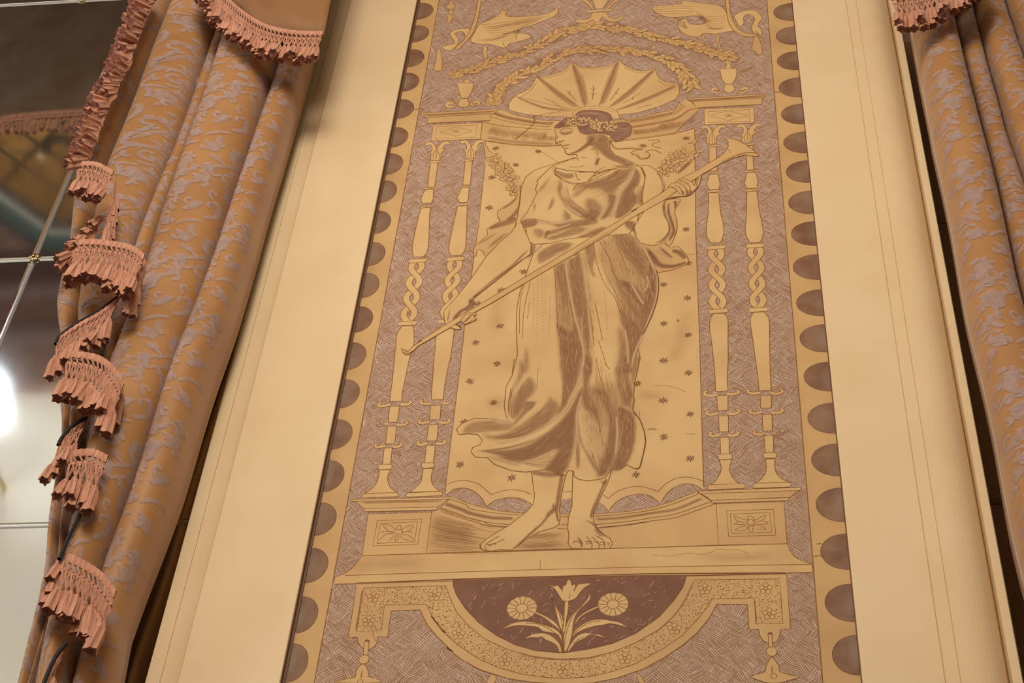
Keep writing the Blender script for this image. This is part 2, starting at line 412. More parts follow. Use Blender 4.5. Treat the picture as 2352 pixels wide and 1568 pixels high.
while z < ZT:
    x = XL_IN + random.uniform(0, CELL); row += 1
    while x < XR_IN - 0.004:
        base = 1 if (row + int((x - XL_IN) / CELL)) % 2 else -1
        an = base * random.uniform(0.45, 1.05) + random.choice((0, 0, 0, math.pi / 2))
        dx, dz = math.cos(an), math.sin(an); L = CELL * random.uniform(0.5, 0.72)
        if inside((x, z), CLOTH) and inside((x, z + .03), CLOTH) and inside((x, z - .03), CLOTH): x += CELL; continue
        for k in range(-2, 3):
            ox, oz = x - dz * k * 0.0032, z + dx * k * 0.0032
            l = L * random.uniform(0.7, 1.05)
            def clampx(a): return min(max(a, XL_IN + .0005), XR_IN - .0005)
            a = (clampx(ox - dx * l), oz - dz * l); b = (clampx(ox + dx * l), oz + dz * l)
            H1.line([a, b], random.uniform(1.1, 1.8), HATCH_D, 2 + 0.2 * (k % 2), taper=False)
            if random.random() < 0.75:
                s_ = 0.0016; H1.line([(clampx(a[0] - dz * s_), a[1] + dx * s_), (clampx(b[0] - dz * s_), b[1] + dx * s_)], random.uniform(1.0, 2.2), HATCH_L, 2.6)
        x += CELL * random.uniform(0.9, 1.1)
    z += CELL * random.uniform(0.92, 1.08)
H1.build(mural, 'fine herringbone scratching over the mauve ground', 'stuff')

# starry cloth
A = Art('starry_cloth', 4)
A.fill(CLOTH, BUFF_LT)
A.ln('D 1380,830 1300,1568 G 1290,1290 J 1590,0 1400,1568 M 1655,400', 1.8, 0)
A.ln('F 605,400 615,1568 I 300,1568 L 540,1568', 1.8, 0)
for t in ('M 1680,310 1770,275 1880,265 2000,290 K 270,1235 365,1320', 'K 365,1320 500,1280 600,1275 700,1295 755,1320', 'K 1065,1297 1150,1285', 'K 1445,1325 1495,1358',
          'K 1495,1358 1600,1280 1750,1243 1870,1255 1970,1295', 'O 130,330 200,260 300,205 400,190 500,205 570,235', 'K 0,1270 120,1258 220,1300 300,1390 318,1440',
          'K 320,1440 400,1380 520,1350 640,1355 730,1395 760,1420', 'K 1505,1470 1560,1400 1650,1345 1790,1315 1900,1335 1990,1405', 'M 1665,430 1770,365 1870,352 2000,400 2091,490',
          'O 165,430 200,370 270,300 380,255 480,265 560,310', 'K 1385,1400 1440,1420 1500,1485'):
    A.ln(t, 1.8)
for t in ('E 370,620 520,690 690,800', 'K 1790,510 1800,600', 'H 1300,0 1300,2', 'L 0,490 200,500 350,560', 'H 1950,440 1850,430'): A.ln(t, 1.0)
A.sh('K 1860,695 1920,690 1970,700', 0.6, 8); A.sh('K 2000,702 2091,700', .7, 4); A.sh('H 1785,1060 1790,1085', 1.0, 7, fade=(0, 0)); A.sh('L 330,1000 400,1010 470,1000', .5, 4)
# old water marks
A.sh('K 300,470 420,440 560,430', .18, 60); A.sh('K 1750,360 1900,370 2091,390', .16, 40, fade=(.4, .4)); A.sh('H 60,800 60,1000 30,1300', .15, 60); A.sh('H 1900,900 1800,1300 1750,1500', .15, 50)
A.build(mural)
STARS = 'D 1510,630 2020,670 1750,830 1465,980 1710,1180 1430,1345 E 1710,600 F 505,510 G 1720,1300 1425,1500 1730,872 2000,650 1450,1035 H 1865,195 1650,725 1878,855 1650,1100 1885,1210 1650,1455 1880,520 J 1995,290 1670,500 1955,755 1600,985 1550,1500 K 565,1160 1760,1130 1775,255 L 378,355 108,650 395,795 115,1040 397,1270'
for (sx, sz) in g(STARS):
    A = Art('star', 6)
    for k in range(4):
        t = k * math.pi / 4 + random.uniform(-.12, .12); r = 0.0072 * random.uniform(.85, 1.15)
        for sg in (1, -1):
            A.line([(sx + sg * .0012 * math.cos(t), sz + sg * .0012 * math.sin(t)), (sx + sg * r * math.cos(t) * .5, sz + sg * r * math.sin(t) * .5), (sx + sg * r * math.cos(t), sz + sg * r * math.sin(t))], 2.4, INK2, 6 + .1 * k)
    A.build(mural)

# ---------------------------------------------------------------- top: shell, cornice, garlands, swans, urns
A = Art('shell_canopy', 4)
A.shape('A 1400,1320 1480,1150 1580,1105 1680,1030 1735,920 B 180,930 300,915 430,875 540,810 595,750 690,800 880,812 1060,780 1150,722 1220,780 1360,845 1500,852 1590,820 1625,920 1720,985 1850,1000 1880,1060 1840,1190 1400,1350 850,1400 300,1400', BUFF_LT, 1.8, 2)
A.ln('B 200,950 330,930 460,890 570,820', 1.4); A.ln('B 620,800 780,825 960,828 1120,780', 1.4); A.ln('B 1220,810 1360,868 1500,875', 1.4); A.ln('B 1620,960 1720,1020 1830,1020', 1.4); A.ln('A 1520,1180 1640,1110 1740,990', 1.4)
for t in ('A 1480,1160,20 B 250,1290,70 600,1330,40', 'B 160,905,40 420,1120,110 660,1290,80', 'B 600,760,40 690,980,140 765,1280,90', 'B 1150,730,70 1050,1000,140 950,1265,90', 'B 1590,830,70 1310,1095,110 1060,1285,60',
          'B 1850,1030,60 1500,1190,90 1130,1330,40'):
    A.sh(t, .62, fade=(.1, .15))
for t in ('A 1480,1160 B 620,1320', 'B 160,905 690,1290', 'B 598,760 755,1280', 'B 1145,730 920,1270', 'B 1590,830 1050,1280', 'B 1850,1020 1110,1330'): A.ln(t, 1.4, 0)
for t in ('B 850,1030 850,1100 840,1200', 'B 820,1060 850,1080 880,1060', 'B 540,1090 590,1150 640,1210', 'B 1160,1050 1120,1120 1050,1210', 'B 1420,1110 1330,1170 1210,1240', 'B 1560,1260 1460,1275 1380,1300', 'B 270,1190 360,1220 460,1290', 'B 820,1120 850,1140 880,1115', 'B 1330,1160 1320,1200', 'B 1110,1100 1140,1130', 'B 570,1100 560,1140'):
    A.ln(t, 1.6)
A.shape('B 600,1370 640,1320 740,1285 860,1272 1000,1282 1090,1310 1140,1345 1160,1420 1080,1420 1040,1365 960,1335 850,1325 740,1335 660,1370 640,1400', BUFF_LT, 1.4, 2, 7)
A.ln('B 640,1385 700,1325 850,1300 1000,1310 1090,1350', 1.0, 3, 9)
A.build(mural)

A = Art('cornice', 6)
A.shape('D 1350,325 1445,240 1560,160 1750,232 2091,300 E 650,300 850,310 1100,320 1480,288 1700,250 2091,165 C 330,1225 400,1185 560,1310 E 2091,450 1680,505 1350,545 1000,590 700,600 D 2091,612 1700,590 1390,545 1320,520', BUFF, 1.6, 0)
for t in ('D 1470,215 1700,290 2091,345 E 620,330', 'D 1445,250 1700,320 2091,372 E 620,350', 'D 1380,320 1600,365 2091,405 E 610,400', 'E 1490,300 1750,260 2091,190 C 350,1240', 'E 1500,330 1750,290 2091,215 C 380,1262', 'E 1560,385 1800,350 2091,290 C 420,1330 520,1300', 'D 1400,540 1700,580 2091,600 E 740,590', 'E 1370,555 1700,515 2091,455 F 600,390'):
    A.ln(t, 2.0, 3)
A.sh('D 1470,200 1700,270 2091,330 E 640,320', .75, 12, fade=(.05, .1)); A.sh('D 1400,500 1700,550 2091,575 E 640,580', .4, 20, fade=(.1, .2)); A.sh('E 1500,312 1750,275 2091,200', .7, 7, fade=(.2, .05)); A.sh('E 1570,372 1800,335 2091,275 C 450,1310', .7, 7, fade=(.1, .1))
A.sh('D 1420,400 1700,450 2091,480 E 500,480', .35, 34, fade=(.05, .1)); A.sh('E 1600,440 1800,420 2091,370 F 600,280', .35, 26, fade=(.1, .1))
for i in range(11):                                   # scroll work of the frieze
    t = i / 10
    for s_ in ('D 1480,440 1700,490 2000,520 E 560,510 640,510', 'E 1600,440 1800,410 2050,350 F 200,370 560,290'):
        q = catmull(g(s_), 6); c = q[min(int(t * (len(q) - 1)), len(q) - 1)]
        sp = [(c[0] + (.002 + .0065 * k / 14) * math.cos(k * .75 + i), c[1] + (.002 + .0065 * k / 14) * math.sin(k * .75 + i)) for k in range(15)]
        A.line(sp, 1.2, INK, 7)
A.ln('D 1960,240 1970,330 1850,440 1740,530', 2.0, 3, 8, INK2); A.ln('E 390,250 600,210 720,190', 1.6, 3, 8)       # crack
# left and right entablature blocks
for top, frz, inn, orn in (('D 600,212 1560,158 1480,215 1440,240 1440,300 690,335 690,275 650,250', 'D 760,350 1345,325 1320,520 735,545', 'D 800,372 1288,350 1268,500 785,522', 'D 845,440 950,405 1035,375 1110,395 1225,420 1110,455 1030,485 950,460'),
                           ('C 400,1185 1340,1130 1310,1190 1300,1255 520,1300 470,1215', 'F 720,160 1315,140 1320,325 720,350', 'F 765,190 1260,165 1270,310 770,325', 'F 800,245 910,205 1000,185 1100,205 1240,240 1100,270 1010,300 920,270')):
    A.shape(top, BUFF, 1.8, 0, 8); A.shape(frz, BUFF_LT, 1.8, 0, 8)
    q = g(inn); A.line(q, 1.5, INK, 9, closed=True)
    q = catmull(g(orn), 4, True); A.line(q, 1.3, INK, 9, closed=True); A.soft([q[0], q[len(q) // 2]], 18, .35, z=9)
    c = (sum(a[0] for a in q) / len(q), sum(a[1] for a in q) / len(q))
    for k in range(6): A.line([c, (c[0] + .007 * math.cos(k * 1.05), c[1] + .006 * math.sin(k * 1.05)), (c[0] + .009 * math.cos(k * 1.05 + .5), c[1] + .006 * math.sin(k * 1.05 + .5))], 1.3, INK, 9)
for t in ('D 640,232 1500,185', 'D 680,262 1460,215', 'D 690,335 1440,298', 'C 420,1205 1320,1152', 'C 470,1220 1310,1175', 'C 520,1300 1300,1258'): A.ln(t, 2.6, 0, 9)
A.sh('D 650,242 1050,220 1480,198', .7, 6, z=9, fade=(.05, .05)); A.sh('D 690,330 1050,315 1440,300', .6, 5, z=9, fade=(.05, .05)); A.sh('C 440,1212 880,1185 1315,1160', .7, 6, z=9, fade=(.05, .05)); A.sh('C 520,1296 900,1275 1300,1258', .6, 5, z=9, fade=(.05, .05))
A.build(mural)

def garland(path, half, n):
    A = Art('garland', 7); A.jit = .02; q = catmull(g(path), 10); N = len(q)
    A.soft([(a[0], a[1]) for a in q[::6]] + [(q[-1][0], q[-1][1])], half * 2.6, .55, SHADE, 6.5, fade=(.02, .02))
    for i in range(n):
        t = (i + random.random()) / n; k = min(int(t * (N - 1)), N - 2)
        dx, dz = q[k + 1][0] - q[k][0], q[k + 1][1] - q[k][1]; L = math.hypot(dx, dz) or 1e-9; dx /= L; dz /= L
        o = random.uniform(-.9, .9); cx, cz = q[k][0] - dz * o * half * PXM, q[k][1] + dx * o * half * PXM
        an = math.atan2(dz, dx) + o * 0.9 + random.uniform(-.3, .3)
        a, b = random.uniform(.0085, .0135), random.uniform(.0034, .0052)
        if random.random() < .2: a = b = .0055
        p = []
        for j in range(8):
            u = j * math.pi / 4; lx, lz = a * math.cos(u), b * math.sin(u) * (1.15 - .35 * math.cos(u))
            p.append((cx + lx * math.cos(an) - lz * math.sin(an), cz + lx * math.sin(an) + lz * math.cos(an)))
        zz = 7 + .055 * i
        A.fill(p, BUFF, zz); A.line(p, 1.1, INK, zz + .09, closed=True)
    return A.build(mural)
garland('A 740,900 900,860 1150,770 1400,680 1700,570 B 400,430 650,340 950,310 1250,360 1600,450 2000,540 C 600,600 800,660 1000,690', 21, 215)
garland('A 1200,1240 1260,1120 1400,980 1700,820 B 500,640 950,600 1300,610 1700,700 1900,850 C 420,960 470,1080', 22, 175)

A = Art('swan', 6)
A.shape('A 945,490 1000,380 1040,310 1100,270 1200,230 1300,160 1320,95 1350,140 1390,120 1370,190 1500,205 1800,180 1920,140 1985,95 2000,130 1960,190 1800,260 1600,330 1450,380 1330,410 1420,400 1560,400 1680,440 1560,490 1470,510 1400,530 1380,570 1300,570 1180,530 1050,530', BUFF_LT, 1.6, 3)
A.shape('A 935,345 880,345 800,350 730,370 695,410 720,460 750,490 745,530 680,540 600,570 640,600 700,610 760,570 800,500 790,440 760,410 790,385 850,385 880,420 865,480 920,440', BUFF_LT, 1.6, 3)
for i in range(9):
    A.ln(f'A {1080+i*22},{300+i*24} {1350+i*18},{270+i*26} {1900-i*55},{190+i*22}', 1.2)
A.sh('A 1000,480 1200,480 1350,430 1450,380', .45, 14); A.sh('A 1100,350 1400,300 1800,220', .3, 22)
A.ln('A 1330,510 1360,560 1420,620', 1.6); A.shape('A 1100,560 1150,570 1140,640 1150,700 1110,700 1095,640', BUFF, 1.4, 2)
A.build(mural, 'left swan with spread wings')
A = Art('swan', 6)
A.shape('C 0,80 250,60 350,45 330,10 450,20 600,40 760,60 830,90 880,150 920,230 950,330 960,370 850,390 740,410 620,400 560,440 440,435 350,390 300,320 310,260 360,230 400,230 450,290 600,290 640,250 590,200 480,190 250,210 120,190 30,150', BUFF_LT, 1.6, 3)
A.shape('C 975,190 1040,150 1130,125 1230,130 1300,190 1305,230 1270,280 1265,320 1290,340 1310,400 1290,415 1240,400 1200,390 1185,320 1220,230 1180,180 1110,180 1085,220 1090,280 1040,320 1000,260', BUFF_LT, 1.6, 3)
for i in range(8): A.ln(f'C {500+i*20},{130+i*28} {650+i*15},{200+i*22} {870-i*4},{190+i*22}', 1.2)
for i in range(4): A.ln(f'C 0,{95+i*22} 250,{80+i*28} 480,{80+i*30}', 1.2)
for i in range(5): A.ln(f'C {310+i*18},{240+i*4} {320+i*16},{300} {380+i*10},{340}', 1.2)
A.sh('C 520,180 620,240 720,260', .4, 18); A.sh('C 640,330 740,350 860,330', .5, 10); A.ln('C 1220,375 1270,400', 1.6); A.ln('C 590,410 570,440', 1.6)
A.shape('C 760,440 800,430 790,500 830,610 800,600 770,520', BUFF, 1.4, 2); A.shape('C 600,420 640,410 600,470 600,510 580,510', BUFF, 1.2, 2)
A.build(mural, 'right swan with curved neck')
for t, lab in (('A 1035,0 1075,0 1040,200 1010,320 960,420 880,510 800,590 760,580 850,500 920,400 970,280 1010,140', 'left trailing ribbon'),
               ('C 870,0 910,0 930,150 970,270 1030,350 1120,400 1240,415 1240,435 1120,440 1010,400 930,320 890,200', 'right trailing ribbon')):
    A = Art('ribbon', 8); A.shape(t, BUFF, 1.8, 3)
    A.shape('A 540,610 580,600 600,700 600,840 500,840 530,720' if lab[0] == 'l' else 'C 1220,440 1260,440 1300,540 1310,620 1280,670 1230,620 1190,600 1200,500', BUFF, 1.4, 2)
    A.build(mural, lab)
A = Art('ornament_drop', 6)
for t in ('A 690,20 730,10 740,40 770,80 720,110 670,105 650,75 690,50', 'A 690,130 730,125 740,160 720,180 690,175', 'A 650,175 730,170 720,240 700,270 660,270 670,210'): A.shape(t, BUFF, 1.3, 2)
A.build(mural)
def urn(cup, foot, scrolls):
    A = Art('urn', 8); A.shape(cup, BUFF_LT, 1.6, 0); A.shape(foot, BUFF_LT, 1.4, 2)
    for s_ in scrolls: A.shape(s_, BUFF_LT, 1.4, 2)
    return A
u = urn('A 785,995 985,1000 975,1060 950,1120 910,1180 830,1180 805,1100', 'A 815,1190 910,1188 912,1215 935,1250 880,1290 820,1280 790,1255 812,1220',
        ('A 800,1270 740,1295 680,1300 635,1280 640,1245 680,1220 740,1230 740,1260 710,1250 680,1260 700,1275', 'A 920,1250 960,1275 1040,1260 1065,1240 1050,1215 1000,1210 970,1230 990,1250 1010,1235 1030,1245 1000,1255'))
u.shape('A 880,960 930,960 940,995 860,995', BUFF_LT, 1.2, 0); u.build(mural, 'left urn')
u = urn('C 800,830 1000,825 1005,900 985,960 945,1010 870,1010 825,950', 'C 865,1020 960,1015 965,1040 985,1070 920,1120 850,1085 862,1045',
        ('C 850,1090 790,1120 720,1115 690,1085 700,1055 750,1050 790,1075 760,1090 740,1075 730,1090 780,1105', 'C 980,1090 1040,1120 1120,1105 1145,1070 1120,1045 1070,1050 1050,1075 1080,1090 1100,1070 1120,1080 1060,1105'))
u.shape('C 885,765 930,765 935,825 870,828', BUFF_LT, 1.2, 0); u.shape('C 850,735 960,730 930,765 880,765', BUFF_LT, 1.2, 0); u.build(mural, 'right urn')
A = Art('urn', 9); A.shape('B 845,0 1035,0 960,105 880,107', BUFF_LT, 1.6, 0)
A.shape('B 785,128 1070,108 1080,128 790,152', BUFF_LT, 1.4, 0); A.shape('B 840,160 1000,150 1040,210 1120,230 1200,195 1215,225 1120,260 1020,250 960,200 900,290 840,240 760,280 640,270 640,240 760,240 820,210', BUFF, 1.4, 2, 8)
A.shape('B 700,0 780,0 860,110 830,110 780,50', BUFF, 1.4, 2); A.shape('B 1180,0 1100,5 1000,105 1040,105 1090,50', BUFF, 1.4, 2); A.build(mural, 'top urn at the centre of the panel')
# ---------------------------------------------------------------- columns
def spans(s):
    """'D 730,805,820 ...' -> [(left px, y px), (right px, y px)] rows"""
    o = []; t = None
    for k in s.split():
        if k in TILE: t = TILE[k]; continue
        a, b, y = [float(q) for q in k.split(',')]
        o.append((t[0] + a / t[2], t[0] + b / t[2], t[1] + y / t[2]))
    return o
def column(label, caps, bodies, rings, plates, hooks, over):
    A = Art('column', 6)
    for s_ in bodies:
        r = spans(s_)
        # the upper and lower ends follow the slope of the panel's horizontals
        sl = lambda y: (-0.0525 + 2.69e-5 * (y - 230))
        lt = [(a, y - sl(y) * (b - a) / 2) for a, b, y in r]; rt = [(b, y + sl(y) * (b - a) / 2) for a, b, y in r]
        L_ = catmull(wall(lt), 4); R_ = catmull(wall(rt), 4)
        A.fill(L_ + R_[::-1], BUFF_LT); A.line(L_, 1.8); A.line(R_, 1.8)
        A.line([L_[0], R_[0]], 1.5); A.line([L_[-1], R_[-1]], 1.5)
    for s_ in rings: A.shape(s_, BUFF_LT, 1.6, 0, 7)
    for s_ in hooks:
        q = g(s_); A.soft(q, 8, 1.0, z=6) if False else None
        # little hook: buff stroke with ink on both edges
        c = catmull(q, 5); h = 4.2 * PXM
        Lh, Rh = [], []
        for i in range(len(c)):
            a, b = c[max(i - 1, 0)], c[min(i + 1, len(c) - 1)]; dx, dz = b[0] - a[0], b[1] - a[1]; n_ = math.hypot(dx, dz) or 1e-9
            k = h * (1.15 - .5 * i / len(c)); Lh.append((c[i][0] - dz / n_ * k, c[i][1] + dx / n_ * k)); Rh.append((c[i][0] + dz / n_ * k, c[i][1] - dx / n_ * k))
        A.fill(Lh + Rh[::-1], BUFF_LT, 6.3); A.line(Lh, 1.4, INK, 7); A.line(Rh, 1.4, INK, 7); A.line([Lh[-1], Rh[-1]], 1.4, INK, 7)
    if plates:
        (ta, tb), (ba, bb) = [wall(px(s_)) for s_ in plates]
        t0 = ((ta[0] + tb[0]) / 2, (ta[1] + tb[1]) / 2); b0 = ((ba[0] + bb[0]) / 2, (ba[1] + bb[1]) / 2)
        ax = (b0[0] - t0[0], b0[1] - t0[1]); amp = abs(tb[0] - ta[0]) * 0.30; hw = abs(tb[0] - ta[0]) * 0.185
        def P_(t, sg): return (t0[0] + ax[0] * t + sg * amp * math.sin(4 * math.pi * t), t0[1] + ax[1] * t)
        for lay in (0, 1):
            for k in range(5):
                for sg in (1, -1):
                    d = sg * math.cos(math.pi * k)          # direction of travel at this crossing
                    isover = (d > 0) == over
                    if isover != (lay == 1): continue
                    ts = [max(0, min(1, k / 4 - .125 + .25 * j / 12)) for j in range(13)]
                    c = [P_(t, sg) for t in ts if 0 <= t <= 1]
                    if k == 0: c = c[6:]
                    if k == 4: c = c[:7]
                    Lh, Rh = [], []
                    for i in range(len(c)):
                        t = ts[i] if k != 0 else ts[i + 6]
                        a, b = P_(t - .004, sg), P_(t + .004, sg); dx, dz = b[0] - a[0], b[1] - a[1]; n_ = math.hypot(dx, dz)
                        Lh.append((c[i][0] - dz / n_ * hw, c[i][1] + dx / n_ * hw)); Rh.append((c[i][0] + dz / n_ * hw, c[i][1] - dx / n_ * hw))
                    A.fill(Lh + Rh[::-1], BUFF_LT, 6 + 1.2 * lay); A.line(Lh, 1.6, INK, 6.5 + 1.2 * lay); A.line(Rh, 1.6, INK, 6.5 + 1.2 * lay)
        for a, b in ((ta, tb), (ba, bb)):
            dz = 0.0095; A.fill([(a[0], a[1] - dz), (b[0], b[1] - dz), (b[0], b[1] + dz * .1), (a[0], a[1] + dz * .1)], BUFF_LT, 9)
            A.line([(a[0], a[1] - dz), (b[0], b[1] - dz), (b[0], b[1] + dz * .1), (a[0], a[1] + dz * .1)], 1.7, INK, 9.5, closed=True)
    # capital: two curling leaves and a pointed leaf between
    cx, cy, k = caps
    T = [(660, 580), (690, 560), (750, 560), (790, 610), (800, 640), (830, 590), (870, 560), (930, 550), (965, 570), (940, 587), (905, 585), (872, 640), (915, 650), (880, 668), (850, 700), (842, 770), (730, 772), (735, 700), (690, 663), (733, 672), (745, 650), (740, 610), (720, 590), (680, 600)]
    q = catmull(wall([(cx + (a - 800) * k, cy + (b - 660) * k) for a, b in T]), 2, True)
    A.fill(q, BUFF_LT, 6); A.line(q, 1.5, INK, 7, closed=True)
    for s_ in ([(795, 640), (760, 700), (765, 765)], [(795, 640), (828, 700), (828, 765)], [(795, 660), (795, 765)]):
        A.line(catmull(wall([(cx + (a - 800) * k, cy + (b - 660) * k) for a, b in s_]), 3), 1.4, INK, 7)
    return A.build(mural, label)
K5 = 1 / 5.2275
column('outer left column', (1003, 346, K5),
       ['D 725,815,800 700,790,1000 690,775,1095', 'D 665,765,1125 640,760,1170 612,758,1235 625,740,1290', 'D 615,722,1345 G 735,870,0 690,865,200 662,852,380 680,800,470',
        'G 540,665,1300 490,685,1370 475,685,1430 465,680,1568 J 770,960,150 745,905,420 720,862,620 708,850,740', 'J 705,825,800 690,800,990', 'J 680,790,1040 655,765,1250', 'J 640,738,1300 620,715,1495', 'M 905,1030,145 893,1000,220 870,1005,290 810,1040,360 735,1110,408'],
       ['D 718,782 832,776 835,798 720,806', 'D 642,1106 780,1096 780,1112 642,1122', 'D 612,1330 735,1310 735,1328 612,1350', 'J 568,1505 600,1498 720,1496 738,1520 720,1555 590,1562 566,1540', 'M 700,445 720,418 1100,404 1122,430 1110,450 710,464'],
       ('G 625,505 835,492', 'G 500,1255 717,1242'),
       ['J 715,775 640,795 590,800 575,770 610,760', 'J 835,775 890,780 945,765 955,740 930,735', 'J 690,1010 620,1020 570,1025 565,1005 590,1000', 'J 795,1020 850,1025 905,1010 910,985 880,985', 'J 650,1270 600,1285 545,1285 540,1262 565,1258', 'J 750,1285 800,1285 840,1270 845,1250 820,1248'], True)
column('inner left column', (1082.5, 342, K5),
       ['D 1140,1230,785 1125,1215,950 1110,1205,1070', 'D 1098,1192,1100 1070,1185,1170 1045,1182,1230 1080,1165,1280', 'D 1050,1165,1325 G 1175,1320,0 1130,1312,200 1103,1302,370 1130,1255,450',
        'G 1012,1130,1290 965,1165,1350 950,1160,1420 940,1140,1568 J 1240,1440,200 1225,1390,420 1210,1358,620 1205,1352,720', 'J 1200,1325,790 1185,1310,960', 'J 1172,1290,1020 1150,1272,1215', 'J 1145,1255,1270 1125,1230,1480', 'M 1405,1520,130 1393,1500,200 1375,1500,280 1310,1540,350 1245,1600,395'],
       ['D 1130,768 1248,755 1250,775 1132,790', 'D 1090,1088 1198,1078 1198,1092 1090,1102', 'D 1040,1305 1165,1290 1165,1310 1040,1325', 'J 1090,1490 1110,1480 1225,1475 1245,1500 1230,1535 1110,1545 1088,1520', 'M 1205,432 1225,408 1605,392 1630,415 1612,438 1215,456'],
       ('G 1082,485 1285,470', 'G 980,1228 1190,1215'),
       ['J 1205,765 1140,770 1085,760 1080,735 1110,728', 'J 1335,755 1390,765 1440,745', 'J 1180,985 1120,1000 1070,1000 1062,975 1090,965', 'J 1300,985 1360,1000 1415,985 1420,960 1390,960', 'J 1155,1240 1100,1260 1050,1255 1048,1230 1075,1222', 'J 1265,1245 1320,1250 1365,1235 1365,1215 1340,1215'], False)
column('inner right column', (1636.5, 308, K5),
       ['F 778,862,615 776,868,760 780,875,905', 'F 780,882,945 752,905,1040 752,908,1075 780,895,1125', 'F 772,893,1165 765,915,1400 I 385,578,60 378,587,200 430,550,300',
        'I 462,588,1150 425,632,1215 417,640,1320 L 622,800,0 645,803,200 662,792,400 668,800,550', 'L 680,800,600 690,800,755', 'L 697,805,815 708,805,985', 'L 715,812,1045 722,815,1220', 'L 705,845,1285 728,820,1360 715,830,1430 660,880,1510 610,930,1545'],
       ['F 765,598 885,588 885,608 765,618', 'F 770,918 892,906 892,925 770,936', 'F 765,1140 900,1128 900,1150 765,1165', 'L 695,1230 720,1222 825,1220 850,1245 835,1278 710,1284 692,1260', 'O 605,290 620,266 950,252 975,275 960,298 615,314'],
       ('I 385,345 600,332', 'I 408,1110 630,1095'),
       ['L 685,585 620,600 560,590 550,560 585,548', 'L 790,580 850,580 910,570 915,550 880,548', 'L 690,785 630,800 580,795 575,768 605,762', 'L 795,785 860,795 915,775 915,752 885,748', 'L 712,1015 650,1030 612,1020 612,998 640,995', 'L 800,1020 850,1025 905,1010 905,990 880,988'], True)
column('outer right column', (1718, 305, K5),
       ['F 1226,1305,600 1226,1305,750 1230,1315,890', 'F 1230,1338,925 1205,1362,1030 1205,1362,1060 1232,1350,1110', 'F 1232,1350,1148 1225,1380,1380 I 853,1040,40 850,1060,190 900,1030,295',
        'I 945,1075,1135 910,1120,1195 907,1135,1260 L 1065,1245,0 1100,1250,250 1125,1255,440 1132,1262,545', 'L 1145,1265,600 1153,1265,730', 'L 1165,1270,800 1175,1275,975', 'L 1185,1285,1025 1200,1290,1205', 'L 1200,1305,1275 1210,1300,1350 1195,1320,1430 1140,1390,1500 1080,1470,1530'],
       ['F 1225,575 1320,568 1322,588 1225,598', 'F 1210,902 1345,892 1345,910 1210,920', 'F 1220,1128 1360,1116 1362,1136 1222,1150', 'L 1178,1218 1200,1208 1300,1205 1325,1230 1310,1262 1195,1268 1172,1245', 'O 1045,275 1060,250 1390,242 1412,265 1400,285 1055,298'],
       ('I 858,325 1068,312', 'I 892,1092 1115,1078'),
       ['L 1140,565 1090,575 1030,570 1010,548 1040,540', 'L 1255,570 1320,578 1375,560 1375,535 1345,535', 'L 1160,770 1100,790 1045,780 1035,755 1065,748', 'L 1265,775 1325,785 1380,765 1380,742 1350,740', 'L 1180,1005 1130,1015 1085,1005 1082,985 1105,982', 'L 1275,1000 1330,1010 1380,992 1378,972 1350,970'], False)

# ---------------------------------------------------------------- base: curved moulding, pedestals, plinth
A = Art('curved_moulding', 6)
A.shape('M 1735,455 1900,520 2091,575 N 300,610 590,640 850,650 1125,648 1420,650 1800,620 2091,570 O 250,430 500,330 640,420 645,440 690,450 712,843 0,868 N 1000,1050 M 1440,1100 1500,628 1570,600', BUFF, 1.6, 0)
for t in ('M 1600,590 1800,660 2091,735 N 200,770 430,795', 'M 1710,480 1900,545 N 0,590 300,640 560,660', 'M 1590,575 1800,645 N 0,700 200,745 440,770', 'N 1000,815 1115,820', 'N 1045,680 1120,680', 'N 1045,770 1115,772', 'N 1460,805 1800,770 2091,725 O 300,580 560,490 690,445', 'N 1425,675 1800,645 2091,598 O 300,440 520,350', 'N 1430,770 1800,735 2091,690 O 300,545 630,430', 'O 505,330 580,370 640,420'):
    A.ln(t, 2.0)
A.sh('M 1650,530 1850,600 N 0,640 250,690 500,700', .95, 14, fade=(.05, .05)); A.sh('N 1430,710 1750,690 2091,635 O 300,500 560,390', .7, 11, fade=(.05, .05))
A.sh('M 1590,610 1800,680 2000,740 N 200,785 430,805', .8, 5, fade=(.1, .05)); A.sh('N 1450,812 1800,775 2091,728', .8, 5, fade=(.05, .3))
for i in range(34):
    t = i / 33; x0 = 1490 - 40 * t + random.uniform(-6, 6); y0 = 660 + 440 * t
    A.ln(f'M {x0:.0f},{y0:.0f} {x0+random.uniform(180,420):.0f},{y0+10+80*(1-t):.0f} {x0+random.uniform(500,1100):.0f},{y0+30+150*(1-t):.0f}', .8, 2, 7, taper=True)
A.sh('M 1480,720 1700,800 2000,880', .45, 60); A.sh('M 1460,900 1700,930 2050,960', .35, 70); A.sh('N 600,900 800,900 1090,880', .35, 26); A.sh('N 500,1020 800,1015 1100,990', .4, 34)
for i in range(12): A.ln(f'N {640-i*8},{880+i*14} {850},{880+i*13} {1100-random.uniform(0,160):.0f},{860+i*14}', .8, 2, 7, taper=True)
A.build(mural)
def pedestal(lab, block, slabs, frames, cove, petals):
    A = Art('pedestal', 7)
    A.shape(cove, BUFF, 1.4, 0, 7)
    A.shape(block, BUFF, 1.8, 0)
    for s_ in slabs: A.shape(s_, BUFF_LT, 1.7, 0, 8)
    for s_ in frames: A.line(g(s_), 1.8, INK, 8, closed=True)
    for s_ in petals: A.ln(s_, 1.5, 3, 8)
    return A
